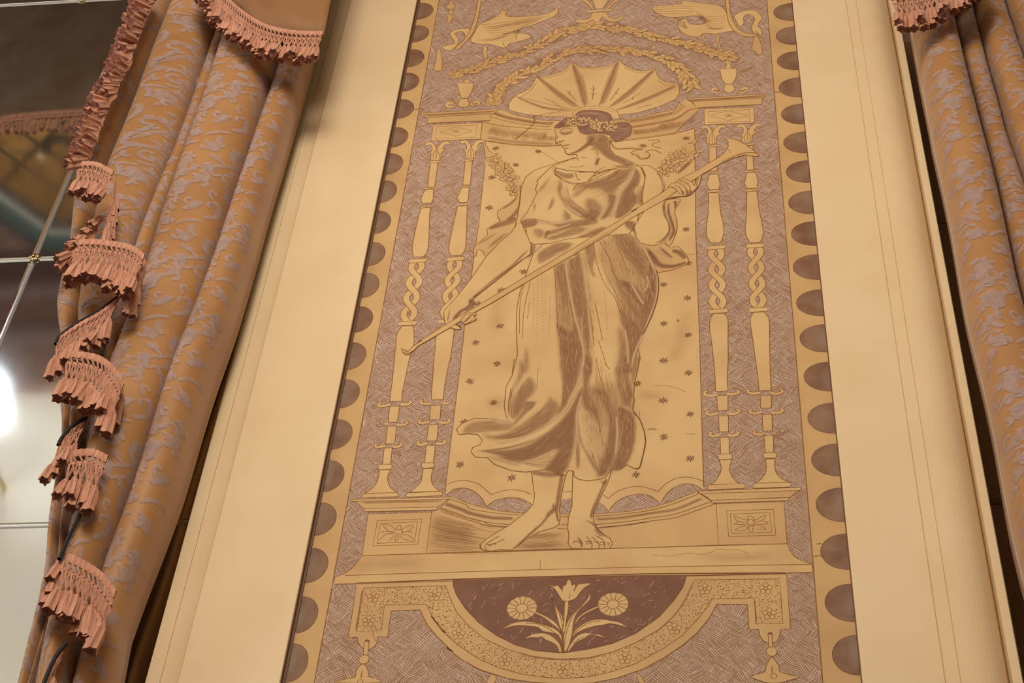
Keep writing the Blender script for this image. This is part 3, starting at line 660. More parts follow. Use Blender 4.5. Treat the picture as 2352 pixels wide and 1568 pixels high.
A = pedestal('left', 'M 775,650 1500,628 1440,1100 705,1125', ('M 598,482 1732,455 1728,478 598,507', 'M 728,590 1562,570 1558,600 735,622'), ('M 882,725 1388,708 1340,995 830,1015', 'M 915,757 1340,738 1305,965 875,985'), 'M 640,505 1690,480 1620,535 1560,572 728,590 690,560',
             ('M 1090,815 1130,770 1155,810 1120,830 1090,815', 'M 1055,860 1090,830 1150,830 1165,865 1110,880 1055,860', 'M 1080,820 1030,780 950,770 970,810 1010,845 1060,850', 'M 1160,835 1200,800 1290,775 1260,825 1200,855 1160,850', 'M 920,860 980,850 1050,860', 'M 1160,860 1230,850 1290,865', 'M 1060,875 980,880 930,920 895,955', 'M 1080,890 1040,930 1010,955', 'M 1110,890 1080,930 1085,965', 'M 1125,890 1120,930 1095,960', 'M 1150,885 1230,890 1300,940', 'M 1140,900 1180,935 1250,950'))
A.sh('M 700,520 1100,510 1640,500', .6, 9, fade=(.05, .05), z=8); A.sh('M 760,632 1100,622 1560,605', .6, 5, fade=(.05, .05), z=8); A.sh('M 1080,905 1060,935', .8, 4, z=8)
A.build(mural, 'left pedestal')
A = pedestal('right', 'O 690,450 1340,425 1370,830 712,843', ('O 515,325 1505,290 1497,318 540,350', 'O 640,415 1385,390 1383,415 660,440'), ('O 790,515 1240,500 1262,750 810,762', 'O 825,548 1205,530 1225,722 840,732'), 'O 545,350 1490,318 1440,345 1400,385 640,415 600,380',
             ('O 985,600 1010,560 1055,590 1050,605', 'O 985,630 1000,600 1045,605 1055,640 1020,660 985,630', 'O 985,605 920,585 860,565 890,610 960,625', 'O 1055,610 1110,580 1165,555 1140,600 1070,625', 'O 985,640 930,645 860,640 920,615', 'O 1060,640 1130,645 1195,635 1140,615', 'O 985,655 920,670 870,700 960,705 1000,665', 'O 1000,660 1005,710 1040,710 1045,660', 'O 1050,650 1110,660 1170,690 1090,690'))
A.sh('O 1010,640 1020,655 1045,640', .6, 4, z=8); A.build(mural, 'right pedestal')
A = Art('plinth', 7)
A.shape('M 705,1125 670,1170 600,1260 510,1330 395,1368 385,1450 O 1615,1105 1612,1028 1530,1000 1450,960 1400,900 1370,830', BUFF_LT, 1.8, 0)
A.ln('M 510,1352 1200,1330 N 800,1285 O 0,1055 1600,1028', 1.8, 0); A.ln('M 640,1440 N 0,1390 O 0,1120 1350,1110', 3.2, 0, 8, INK2)
A.ln('O 80,940 250,950 420,920 540,935 640,915 700,880 800,890 920,890 1000,935', .9, 2); A.ln('N 800,1180 805,1290', 1.0)
A.sh('M 640,1445 900,1435 1300,1425', .7, 4, z=8, fade=(.1, .1)); A.sh('M 500,1250 900,1230 1500,1220', .15, 60); A.sh('O 500,950 900,960 1300,930', .18, 40)
A.build(mural)

# ---------------------------------------------------------------- lower cartouche
A = Art('cartouche', 6)
OUT = ('Q 940,372 890,700 835,1022 945,1022 955,1085 1000,1150 1080,1172 1150,1135 1182,1080 1185,1016 1310,1015 1350,705 1695,690 1790,880 1900,1010 2091,1195 R 200,1110 400,1270 640,1400 1000,1512 1300,1560 1740,1585 '
       'S 350,1568 650,1510 1000,1390 1250,1255 1500,1090 1700,920 1850,740 1955,550 U 140,625 505,625 525,925 640,925 655,1000 700,1070 780,1100 860,1070 895,1000 905,925 1025,920 970,262')
A.shape(OUT, BUFF, 1.9, 0)
BAND = ('Q 1020,430 935,955 1235,940 1270,635 1770,625 1870,810 2000,970 R 0,700 130,880 350,1080 640,1270 900,1380 1200,1460 1500,1500 1740,1512 S 300,1490 600,1420 900,1320 1250,1130 1500,960 1700,750 1830,590 1895,475 '
        'U 85,560 590,550 605,860 930,860 910,560 890,320 S 1660,235 1620,330 1550,490 1400,700 1200,880 900,1050 600,1170 300,1240 0,1260 R 1600,1258 1300,1220 1000,1140 700,1000 480,820 330,650 240,450 195,310')
band = g(BAND); A.line(band, 1.7, INK, 7, closed=True)
A.sh('Q 1010,440 970,700 930,940', .8, 6, z=7, fade=(.02, .02)); A.sh('U 590,570 605,720 615,850', .8, 5, z=7, fade=(.02, .02)); A.sh('R 1100,1180 1400,1245 1740,1268 S 300,1250 700,1140', .7, 5, z=7, fade=(.2, .2)); A.sh('S 900,1050 1250,850 1500,560 1640,260', .6, 4, z=7)
xs = [p[0] for p in band]; zs_ = [p[1] for p in band]; pts = []
FL = wall(px('Q 1135,540 1870,520 1080,830 R 355,935 955,1280 1710,1385 S 765,1250 1405,870 1800,355 U 725,435 770,740'))
tries = 0
while len(pts) < 1500 and tries < 30000:
    tries += 1
    p = (random.uniform(min(xs), max(xs)), random.uniform(min(zs_), max(zs_)))
    if not inside(p, band) or any(math.hypot(p[0] - f[0], p[1] - f[1]) < .0125 for f in FL): continue
    if any(abs(p[0] - q[0]) < .0026 and abs(p[1] - q[1]) < .0026 for q in pts[-400:]): continue
    pts.append(p); a = random.uniform(0, 3.1); r = random.uniform(.0008, .0017)
    A.fill([(p[0] + r * math.cos(a), p[1] + r * math.sin(a)), (p[0] - .6 * r * math.sin(a), p[1] + .6 * r * math.cos(a)), (p[0] - r * math.cos(a), p[1] - r * math.sin(a)), (p[0] + .6 * r * math.sin(a), p[1] - .6 * r * math.cos(a))], random.choice((INK, INK2)), 7)
for f in FL:
    for k in range(5):
        a = k * 1.2566 + .3; c = (f[0] + .0062 * math.cos(a), f[1] + .0068 * math.sin(a))
        q = [(c[0] + .0039 * math.cos(t * .7), c[1] + .0042 * math.sin(t * .7)) for t in range(9)]
        A.fill(q, BUFF, 8); A.line(q, 1.3, INK, 8.5, closed=True)
    q = [(f[0] + .0026 * math.cos(t * .8), f[1] + .0026 * math.sin(t * .8)) for t in range(8)]; A.fill(q, BUFF, 9); A.line(q, 1.2, INK, 9.5, closed=True)
for t in ('Q 1130,955 1145,1020 1170,1070',): A.ln(t, 1.4)
A.build(mural)
A = Art('flower_lunette', 8)
lun = g('R 280,240 290,320 330,430 450,610 620,790 850,955 1100,1080 1350,1150 1650,1178 1740,1178 S 300,1130 600,1060 900,930 1200,720 1400,500 1520,320 1570,175 800,180 0,198 R 1000,222')
A.fill(lun, DARK); A.line(lun, 1.6, INK2, 9, closed=True)
xs = [p[0] for p in lun]; zs_ = [p[1] for p in lun]
for i in range(420):
    p = (random.uniform(min(xs), max(xs)), random.uniform(min(zs_), max(zs_))); an = random.uniform(.15, 1.3) if p[0] > sum(xs) / len(xs) else random.uniform(.3, 1.9)
    l = random.uniform(.003, .012); q = (p[0] + l * math.cos(an), p[1] + l * math.sin(an))
    if inside(p, lun) and inside(q, lun): A.line([p, ((p[0] + q[0]) / 2, (p[1] + q[1]) / 2), q], random.uniform(.5, 1.3), PALE if random.random() < .45 else HATCH_D, 9, taper=True)
A.build(mural, 'dark half-round panel behind the tulip')
A = Art('tulip', 12)
A.shape('R 1470,295 1540,300 1600,320 1640,305 1670,340 1700,370 1710,320 1750,300 1760,260 1790,232 1815,260 1825,310 1860,290 1870,330 1850,380 1900,300 1960,285 2080,280 2000,330 1930,400 1880,470 1820,500 1740,515 1690,490 1650,420 1600,350 1540,310', BUFF_LT, 1.5, 2)
zq = 0
A.shape('R 1735,512 1782,512 1775,640 1750,760 1735,900 1700,900 1725,750', BUFF_LT, 1.3, 2, 10)
for t in ('R 1555,460 1600,540 1660,640 1700,720 1720,820 1690,880 1650,780 1620,650 1600,560', 'R 2060,410 2060,490 1990,560 1900,650 1850,760 1830,900 1800,1050 1740,1170 1720,1100 1720,980 1760,800 1850,660 1960,560 2030,480', 'R 1340,645 1450,690 1560,750 1640,820 1690,920 1650,870 1560,800 1450,715 1350,670',
          'R 920,880 990,830 1080,790 1200,775 1350,790 1500,830 1620,880 1690,960 1700,1050 1650,950 1560,920 1450,900 1390,850 1280,835 1140,825 1010,845', 'R 1220,995 1300,945 1420,925 1540,950 1640,1030 1680,1100 1690,1170 1660,1170 1640,1100 1560,1040 1480,1010 1440,970 1380,985 1300,980',
          'S 430,590 300,650 200,710 140,780 120,830 130,760 220,670 330,610 430,575', 'S 850,885 780,840 700,790 580,765 450,745 300,770 190,830 110,900 80,980 130,930 250,870 400,830 490,820 570,800 700,825 780,850', 'S 510,990 430,945 330,940 260,920 150,960 80,1040 30,1120 20,1170 60,1130 140,1040 250,990 290,955 380,955'):
    A.shape(t, BUFF_LT, 1.2, 2, 10 + zq); zq += .3
for t in ('R 1560,490 1640,620 1690,760 1710,880', 'R 1960,570 1850,680 1790,800 1740,980 1720,1150', 'R 1230,795 1400,810 1550,880 1660,970', 'S 450,765 300,790 180,860 100,940', 'S 280,965 170,1000 90,1070', 'R 1690,360 1710,390', 'R 1860,370 1845,390', 'R 1790,480 1800,440 1805,420', 'R 1700,1170 1690,1060 1700,940'):
    A.ln(t, 1.4, 3, 14)
A.build(mural)
for c in ('R 1178,602', 'S 612,552'):
    (cx, cz), = g(c); A = Art('daisy', 12); r = .0205
    q = []
    for k in range(14):
        for j in range(4):
            t = (k + j / 4) * 2 * math.pi / 14; rr = r * (1 + .05 * math.sin(math.pi * (j + .5) / 4)); q.append((cx + rr * math.cos(t), cz + rr * math.sin(t)))
    A.fill(q, BUFF_LT)
    for k in range(14):
        t = k * 2 * math.pi / 14; A.line([(cx + r * .42 * math.cos(t), cz + r * .42 * math.sin(t)), (cx + r * math.cos(t), cz + r * math.sin(t))], 1.6, INK, 13)
    A.line([(cx + r * .4 * math.cos(k * .4), cz + r * .4 * math.sin(k * .4)) for k in range(16)], 1.5, INK, 13, closed=True)
    A.build(mural)
for lab, slot, rod, ball, fin in (('left hanging finial', 'Q 1030,1085 1035,1055 1065,1045 1095,1060 1090,1085', 'Q 1030,1075 1085,1075 1070,1240 1015,1240', 'Q 1025,1288', 'Q 1020,1335 1060,1390 1080,1440 1080,1495 1150,1510 1220,1568 700,1568 780,1530 850,1512 920,1500 930,1430 960,1380'),
                                  ('right hanging finial', 'U 745,1000 750,970 775,958 805,965 812,1000', 'U 755,990 800,985 808,1140 765,1150', 'U 797,1192', 'U 800,1260 850,1320 885,1370 890,1430 1000,1470 1130,1500 1000,1540 900,1568 750,1568 650,1540 540,1495 650,1460 720,1430 730,1360 760,1310')):
    A = Art('finial', 8); A.fill(g(slot), DARK, 8); A.shape(rod, BUFF, 1.5, 0, 9)
    (cx, cz), = g(ball); q = [(cx + .0075 * math.cos(k * .5236), cz + .0085 * math.sin(k * .5236)) for k in range(12)]; A.fill(q, BUFF, 9); A.line(q, 1.5, INK, 10, closed=True)
    A.shape(fin, BUFF, 1.6, 2, 9); A.ln('Q 1005,1420 990,1510' if lab[0] == 'l' else 'U 800,1370 805,1450', 2.0, 0, 10)
    (cx, cz), = g('Q 980,1560' if lab[0] == 'l' else 'U 822,1488'); A.line([(cx + .004 * math.cos(k * .6), cz + .0045 * math.sin(k * .6)) for k in range(11)], 1.5, INK, 10, closed=True)
    A.build(mural, lab)
A = Art('scroll_leaf', 5)
for t in ('R 720,1560 770,1470 800,1455 850,1500 820,1568 770,1575', 'S 940,1440 970,1480 1020,1568 950,1568 920,1480'): A.shape(t, BUFF, 1.4, 2)
A.build(mural)

# ---------------------------------------------------------------- the figure
for lab, t in (('left bunch of flowers', 'D 1450,740 1560,830 1640,930 1720,1060 1740,1160'), ('right bunch of flowers', 'F 560,620 450,720 350,800 260,880 200,920')):
    A = Art('flower_bunch', 8); A.jit = .01; q = catmull(g(t), 8); N = len(q)
    A.soft([(a[0], a[1]) for a in q[::5]], 46, .35, z=7)
    for i in range(70):
        t_ = random.random(); k = int(t_ * (N - 1)); sp = (22 if lab[0] == 'l' else 28) * PXM * (1 - .45 * t_)
        cx, cz = q[k][0] + random.uniform(-1, 1) * sp, q[k][1] + random.uniform(-1, 1) * sp
        an = random.uniform(0, 6.28); a, b = random.uniform(.0045, .0085), random.uniform(.0026, .0045)
        p = [(cx + a * math.cos(u * .785) * math.cos(an) - b * math.sin(u * .785) * math.sin(an), cz + a * math.cos(u * .785) * math.sin(an) + b * math.sin(u * .785) * math.cos(an)) for u in range(8)]
        A.fill(p, BUFF, 8 + .08 * i); A.line(p, 1.3, INK if i % 3 else INK2, 8.04 + .08 * i, closed=True)
    if lab[0] == 'l': A.shape('D 1355,560 1380,570 1420,650 1470,690 1540,690 1500,715 1390,745 1380,690 1370,620', BUFF, 1.5, 2, 9)
    else:
        A.shape('F 700,400 720,400 640,520 600,600 590,570 520,570 600,540', BUFF, 1.5, 2, 9)
        A.sh('F 580,760 480,860 380,950', .9, 14, z=9.6, m=SHADE_D); A.sh('F 340,920 370,960', 1.0, 14, z=9.7, m=SHADE_D)
    A.build(mural, lab)
for lab, ts in (('hair ribbon', ('V 1180,540 1260,570 1300,640 1290,690 1340,750 1400,775 1600,765 1790,775', 'V 1200,560 1250,620 1270,690 1340,780 1420,785 1600,780 1770,795 1740,790 1650,810 1590,850', 'V 1590,850 1700,870 1750,930 1850,925 1900,870 1860,840 1830,830 1900,800 2000,810 2091,860', 'V 1610,870 1680,885 1740,945 1850,940 1910,880', 'V 1870,650 1940,640 2040,640 2050,670 1960,690 1950,740 2091,770')),):
    A = Art('hair_ribbon', 9)
    for t in ts: A.ln(t, 1.7)
    A.build(mural)
A = Art('scarf', 9)      # cloth falling behind both arms
A.shape('D 1810,1070 1760,1150 1765,1200 1700,1290 1620,1350 1545,1370 1530,1450 1560,1510 G 1560,140 1570,210 1430,330 1400,400 1410,470 1435,440 1440,395 1480,385 1520,420 1550,465 1700,310 1850,180 1920,20', BUFF, 1.7, 2)
A.sh('G 1580,140,60 1700,90,130 1850,40,150 1910,0,100', .9, fade=(.1, .1)); A.sh('G 1560,380 1700,260 1820,170', .55, 14); A.sh('G 1450,330 1570,250 1680,180', .5, 8); A.sh('D 1560,1360 1680,1300 1780,1200', .6, 12); A.sh('D 1620,1490,60 1700,1460,90 1780,1350,50 1810,1250,20', .9)
A.ln('D 1530,1450 1560,1510', 1.6); A.build(mural, 'cloth falling behind the lowered arm'); A = Art('scarf', 9); A.shape('X 560,560 780,540 760,600 690,740 725,850 735,1000 700,1130 620,1290 540,1220 600,1100 640,1000 600,880 550,760', BUFF, 1.7, 2)
A.sh('X 600,590,30 600,760,60 660,950,70 680,1060,70 600,1220,60', .95, m=SHADE_D, fade=(.1, .1)); A.sh('X 690,570,80 710,620,60 690,700,30', .95, m=SHADE_D, fade=(.0, .3)); A.ln('X 720,850 735,1000 690,1140', 2.2)
A.build(mural, 'cloth falling behind the raised arm')
A = Art('robe_tail', 10)
A.shape('H 1420,320 1560,345 1640,320 1720,380 1750,360 1800,370 1870,450 1885,490 1870,530 1740,585 1650,600 1560,590', SHADE_D and BUFF, 1.8, 2)
A.sh('H 1500,400,40 1600,530,90 1740,550,70 1870,510,40', .95, m=SHADE_D, fade=(.05, .05)); A.sh('H 1600,360 1680,430 1740,480', .8, 10, m=SHADE_D); A.sh('H 1730,400,60 1800,420,90 1860,480,60', .85, m=SHADE_D, fade=(.1, .1)); A.sh('H 1470,360 1540,440 1600,500', .7, 14); A.sh('H 1560,390 1640,430 1700,470', .5, 14, m=GLAZE, z=11.5)
A.build(mural)
fig = empty('painted_figure', mural.location, 'x', 'x'); del fig['label']; del fig['category']
attach(fig, mural); fig['label'] = 'robed woman with a flower wreath holding a long trumpet'
fig.location = (0, 0, 0); fig.matrix_parent_inverse = Matrix.Identity(4)
def fb(A, label=None):
    o = A.build(mural, label); o.parent = fig; o.matrix_parent_inverse = Matrix.Translation(-Vector(mural.location)); return o
# legs
A = Art('legs', 9)
A.shape('N 700,160 720,320 735,430 725,530 650,620 440,780 300,860 180,940 115,1000 110,1040 150,1065 250,1075 350,1055 460,1062 540,1022 620,950 780,855 960,805 1015,770 1030,690 1020,600 1040,450 1070,300 1110,140 1115,0 700,0', BUFF_LT, 2.0, 0)
A.shape('N 1175,130 1165,450 1165,560 1125,680 1115,800 1130,900 1120,990 1160,1042 1270,1047 1590,1045 1628,990 1600,930 1520,880 1440,800 1410,730 1412,640 1470,500 1530,380 1600,220 1620,0 1180,0', BUFF_LT, 2.0, 0)
A.sh('N 1050,200,60 1010,450,70 990,620,50 1010,740,40', .9, fade=(.0, .1)); A.sh('N 950,520,40 960,600,80 900,660,60 820,760,40 740,830,50 560,990,40 480,1045,20', .85, fade=(.1, .2)); A.sh('N 700,170,80 900,200,120 1080,190,60', .8, fade=(.05, .05)); A.sh('N 860,680 910,620 950,590', .5, 10)
A.sh('N 1560,240,40 1470,450,50 1400,620,60 1390,710,50', .85, fade=(.05, .2)); A.sh('N 1300,715 1400,760 1480,850 1580,930', .75, 8); A.sh('N 1420,800 1470,870 1530,910', .5, 14); A.sh('N 1480,260,60 1540,300,40 1560,240,20', .6)
for t in ('N 170,1000 280,930 330,905', 'N 190,1005 300,980 390,935', 'N 165,1010 180,1060 210,1072', 'N 190,1000 230,1010 260,990 300,995', 'N 130,1000 120,1030 150,1060', 'N 1180,985 1190,960 1240,965 1270,990 1275,1035', 'N 1230,920 1270,960 1285,1000', 'N 1330,910 1370,950 1395,1000 1385,1035', 'N 1390,910 1450,960 1475,1005 1470,1040', 'N 1440,900 1510,940 1540,990 1535,1040', 'N 1320,965 1370,965 1370,990 1320,990', 'N 1410,970 1460,970 1455,995', 'N 1480,975 1525,975 1525,1000 1485,1000', 'N 1560,980 1590,980 1590,1005 1565,1005'): A.ln(t, 1.9, 2, 12, INK)
A.sh('N 1230,920 1265,965 1275,1030', .9, 6, m=SHADE_D, z=12)
fb(A)
# robe: skirt
A = Art('robe', 11)
A.shape('H 395,430 330,620 270,800 240,950 235,1150 245,1400 200,1568 K 570,180 510,290 505,380 495,480 510,560 540,620 400,595 200,590 90,640 35,690 60,745 150,735 240,745 285,800 260,845 190,870 175,910 215,960 330,965 400,1030 560,1090 700,1105 890,1080 '
        '1000,1100 1080,1140 1110,1090 1160,1095 1165,1145 1210,1175 1290,1190 1380,1180 1460,1160 1530,1070 1600,1085 1670,1035 1700,1050 1750,1075 1795,1060 1830,930 1850,820 1840,720 1800,610 1760,550 1725,500 1745,410 1735,380 1745,250 1780,100 1800,0 '
        'H 1400,1330 1440,1200 1520,1050 1585,850 1595,680 1570,580 1450,360 1320,240 1100,200 700,280 500,330', BUFF_LT, 2.0, 0)
A.tones([('H 1010,300 1300,250 1450,380 1570,600 1590,750 1540,1000 1430,1220 1350,1568 1180,1568 1230,1250 1200,900 1080,600', .24, 34), ('H 620,560 900,400 960,700 980,1100 960,1568 650,1568 640,1100', .2, 30), ('K 1260,300 1600,250 1740,480 1760,800 1650,1050 1400,1160 1300,900 1240,600', .2, 30), ('H 600,560 690,520 730,600 745,760 740,880 700,950 650,800 620,700', .5, 14), ('H 740,500 800,480 830,560 850,700 870,850 870,1000 850,1060 800,1000 770,850 745,680', .62, 10), ('H 790,420 830,420 860,560 890,720 900,880 930,1150 940,1330 910,1330 880,1150 870,900 840,650', .6, 8),
         ('H 620,1090 700,1150 760,1180 780,1080 820,1130 850,1250 880,1350 880,1480 860,1568 K 1240,0 1215,120 1190,250 1130,370 1090,470 1000,570 1030,480 1050,400 1050,250 1030,80 H 655,1500 650,1350 630,1200', .72, 12), ('H 890,370 970,330 1000,430 970,560 1000,650 960,640 920,520', .5, 9), ('H 1120,210 1310,240 1420,350 1500,480 1480,560 1480,680 1400,620 1330,520 1250,420 1180,300', .5, 16),
         ('H 1500,530 1560,570 1590,680 1570,850 1520,1000 1480,1090 1450,1150 1430,1050 1420,950 1350,860 1230,690 1350,720 1430,800 1460,880 1470,750 1490,650', .78, 10), ('H 1230,960 1290,1020 1370,1080 1420,1150 1440,1200 1400,1330 1370,1430 1345,1568 1310,1568 1310,1400 1280,1180 1240,1080', .76, 11), ('H 1200,1150 1260,1180 1290,1300 1300,1450 1300,1568 1200,1568 1220,1350', .4, 16), ('H 440,430 560,350 650,320 780,330 720,400 620,430 540,480 450,520', .5, 12), ('H 900,900 930,1100 940,1330 960,1568 915,1568 905,1330 880,1100', .4, 12), ('H 640,560 660,800 690,1100 700,1300 660,1350 630,1100 610,800', .3, 18),
         ('H 1180,640 1250,740 1340,860 1400,960 1430,1060 1380,1040 1300,920 1220,780', .45, 8), ('H 330,1330 360,1420 350,1568 290,1568 300,1450', .4, 14), ('K 640,30 690,80 670,200 600,320 560,440 545,540 530,480 540,380 590,280 630,150', .38, 10), ('K 740,190 800,260 780,350 700,430 690,480 640,560 590,600 560,560 570,450 620,330 680,240', .55, 16), ('K 690,430 800,430 770,490 700,550 610,640 580,640 640,560 680,500', .6, 7),
         ('K 930,380 1040,480 960,590 820,690 650,770 480,800 330,790 290,740 420,745 560,700 680,620 820,520 900,440', .45, 16), ('K 150,640 300,610 480,630 590,650 550,700 400,720 250,730 110,740 90,715', .42, 12), ('K 1240,300 1235,400 1190,560 1180,760 1160,900 1130,1000 1090,1090 1040,1140 960,1110 880,1085 900,1050 1010,900 940,910 850,950 700,1000 600,1005 500,985 420,940 300,910 230,905 330,895 480,900 650,870 800,800 950,690 1080,560 1160,430 1210,320', .78, 13),
         ('K 330,950 420,960 560,1005 660,1020 600,1045 480,1020 390,990', .3, 10), ('K 1180,560 1210,640 1230,760 1260,860 1330,960 1380,1060 1400,1120 1340,1050 1270,920 1220,820 1190,700', .6, 7), ('K 1200,780 1220,900 1220,1050 1190,1060 1180,900', .6, 7), ('K 1260,0 1330,0 1340,120 1300,300 1330,400 1380,480 1410,600 1420,720 1390,640 1330,530 1270,500 1240,420 1250,200', .68, 11), ('K 1340,300 1450,320 1500,420 1560,560 1580,700 1570,850 1540,1000 1480,1120 1400,1150 1390,1100 1440,950 1480,800 1500,650 1480,500 1400,380', .74, 15),
         ('K 1590,480 1690,520 1730,560 1755,650 1750,800 1720,930 1660,1040 1590,1080 1540,1070 1580,950 1610,800 1600,640', .78, 10), ('K 1560,100 1620,100 1660,330 1730,410 1730,500 1690,480 1640,460 1600,350 1560,200', .5, 12), ('K 1640,0 1690,0 1690,180 1720,280 1735,380 1690,400 1660,300 1640,150', .7, 9), ('K 1800,0 1780,90 1745,200 1730,280 1715,180 1750,80 1770,0', .72, 7)], z=12)
for ga, gb, n in (('H 1000,300 1080,600 1200,850 1260,1100 1290,1350 1300,1568', 'H 1420,350 1560,590 1580,850 1500,1050 1420,1300 1360,1568', 60), ('H 640,540 660,800 690,1100 680,1350 690,1568', 'H 880,420 900,800 930,1150 930,1350 900,1568', 42), ('K 1190,330 1060,560 850,740 560,850 260,900', 'K 1180,760 1100,980 900,1070 640,1020 420,960', 46),
                  ('K 1380,320 1500,560 1490,850 1400,1130', 'K 1740,520 1745,800 1660,1040 1560,1080', 54), ('K 640,60 560,300 520,480 560,600', 'K 800,260 740,380 680,480 600,600', 26), ('K 1050,0 1060,250 1040,460', 'K 1230,0 1190,240 1090,460', 26), ('K 1260,0 1260,250 1280,480 1380,640', 'K 1480,0 1540,250 1600,480 1640,700', 34), ('K 930,400 800,560 600,720 330,770', 'K 1080,470 960,600 760,740 480,800', 22), ('H 420,480 560,400 700,350', 'H 480,600 640,480 780,420', 16)):
    A.flow(ga, gb, n, 12.8)
# light edges of the folds
for t in ('H 700,470 740,750 790,1000 880,1360 860,1568', 'H 860,420 900,640 930,900', 'H 1325,240 1450,370 1565,590 1590,690 1580,860 1510,1060 1430,1250 1360,1420 1340,1568', 'H 1490,640 1500,720 1460,800', 'H 1270,1150 1300,1300 1310,1500', 'H 1330,700 1400,830 1460,920', 'K 1240,0 1230,200 1130,400 1080,500 900,660 700,760 560,810 400,830', 'K 1240,360 1190,560 1200,780', 'K 1570,560 1580,750 1560,950', 'K 1690,560 1690,750', 'K 1770,20 1720,160', 'K 1660,400 1700,430', 'K 320,600 460,610 600,640', 'K 1000,880 850,960 660,1020 610,1040', 'H 340,350 300,480', 'H 420,440 530,360'):
    A.sh(t, .9, 9, z=13, m=GLAZE, fade=(.1, .1))
for t in ('H 310,720 270,900 265,1200', 'H 370,700 310,950 290,1250', 'H 975,330 1000,500 1080,720 1180,850 1230,1000', 'H 1020,290 1110,440 1180,620', 'H 1190,330 1260,480 1300,600', 'H 600,560 615,800 630,1150', 'H 940,950 980,1300', 'H 990,900 1040,1150 1060,1260', 'H 1140,580 1260,750', 'H 1020,1260 1100,1500', 'H 740,720 760,980 800,1060', 'K 1380,20 1430,250 1500,400', 'K 1460,60 1510,120', 'K 1680,290 1660,360', 'K 1650,60 1640,250', 'K 590,20 570,150', 'K 560,300 535,450 540,560', 'K 1330,900 1400,1100'): A.ln(t, 1.4, 3, 13)
for t in ('H 400,720 400,1200', 'H 440,680 430,1250', 'H 480,650 490,1150', 'H 520,640 510,1000', 'H 560,850 550,1170', 'H 1060,450 1130,800', 'H 1080,780 1110,1150', 'H 360,900 340,1050', 'K 820,100 810,300', 'K 1410,640 1440,860'):
    (x0, z0), (x1, z1) = g(t)
    for k in range(18):
        u = k / 17; p = (x0 + (x1 - x0) * u, z0 + (z1 - z0) * u); r = .0009
        A.fill([(p[0] - r, p[1]), (p[0], p[1] - r), (p[0] + r, p[1]), (p[0], p[1] + r)], INK, 13)
A.ln('H 1575,590 1600,690 1588,860 1525,1050 1445,1210', 2.4, 3, 14, INK2); A.ln('K 1730,530 1800,610 1840,720 1852,820 1830,930 1795,1060 1750,1075', 2.2, 3, 14, INK2)
fb(A)
# bodice and blouse
A = Art('bodice', 13)
A.shape('E 660,840 610,850 440,1020 440,1060 415,1130 440,1165 390,1240 320,1400 240,1500 H 255,150 330,180 330,300 400,340 560,330 720,290 900,270 1320,240 1480,20 E 1640,1500 1700,1300 1740,960 1690,860 1600,830 1400,850 1200,960 1000,1050 850,1050 740,1010 650,950', BUFF_LT, 2.0, 0)
A.tones([('E 610,870 680,900 780,930 870,930 880,980 800,1000 730,980 650,930', .5, 9), ('E 710,1000 740,1100 720,1180 780,1280 860,1330 980,1370 1100,1440 1140,1500 1000,1480 880,1420 790,1350 740,1280 680,1160 690,1080', .62, 12), ('E 1020,1250 1100,1230 1180,1280 1230,1340 1200,1430 1150,1470 1080,1420 1010,1360', .5, 18), ('E 870,1150 920,1070 1080,1040 1280,990 1420,890 1600,850 1560,950 1440,1080 1380,1170 1280,1200 1200,1130 1060,1130 960,1120', .42, 18), ('E 900,1065 1050,1045 1250,990 1420,890 1430,915 1280,1020 1080,1070', .5, 5),
         ('E 1290,1190 1390,1200 1370,1300 1320,1430 1230,1490 1200,1470 1260,1380 1290,1290', .66, 12), ('E 1610,870 1680,940 1660,1060 1600,1150 1650,1250 1560,1380 1430,1470 1370,1460 1400,1340 1440,1180 1540,1050 1590,940', .74, 12), ('E 1690,1080 1710,1150 1690,1260 1640,1320 1650,1200', .55, 9), ('E 440,1150 560,1000 600,980 520,1120', .35, 10), ('E 620,1220 650,1260 620,1340 560,1380 590,1300', .5, 9), ('E 400,1280 430,1320 400,1400 385,1350', .35, 8), ('E 760,1370 830,1420 850,1500 750,1490', .45, 10), ('E 1040,1080 1000,1160 900,1230 850,1200 900,1140', .3, 12),
         ('H 260,150 320,100 420,100 450,130 400,170 320,180', .62, 8), ('H 460,130 620,145 800,110 1000,90 1010,140 900,160 740,190 600,240 520,250 520,210 640,180', .52, 9), ('H 520,280 600,250 740,200 820,170 900,190 860,230 720,270 600,300 540,300', .4, 9), ('H 820,270 920,230 1060,170 1090,190 1000,250 880,280', .6, 8), ('H 950,0 1030,30 1000,100 900,80', .5, 10), ('H 390,200 470,190 510,220 480,280 420,270', .38, 10), ('H 1280,130 1360,120 1370,220 1290,180', .72, 8), ('H 500,290 515,230 560,205 540,260', .5, 5), ('H 300,400 360,350 420,350 400,430 340,470', .62, 10)], z=14)
for ga, gb, n in (('E 900,1080 1100,1060 1400,950 1580,870', 'E 1100,1250 1250,1180 1450,1060 1600,950', 30), ('E 1600,900 1540,1100 1430,1300 1380,1450', 'E 1690,1000 1660,1200 1560,1380 1450,1470', 30), ('E 700,1050 720,1200 860,1340 1080,1440', 'E 800,1100 860,1230 980,1330 1120,1400', 18), ('H 460,140 700,150 1000,100', 'H 540,300 780,270 1040,190', 22)):
    A.flow(ga, gb, n, 14.8)
for t in ('E 1610,860 1560,1000 1450,1150 1380,1350 1320,1470', 'E 1230,1150 1270,1280 1230,1400 1180,1470', 'E 1480,870 1380,920', 'H 540,215 640,185 760,145', 'H 530,300 640,290', 'H 560,290 700,240', 'E 780,1320 850,1370 980,1450', 'H 420,120 600,130 800,105'): A.sh(t, .9, 10, z=15, m=GLAZE, fade=(.1, .1))
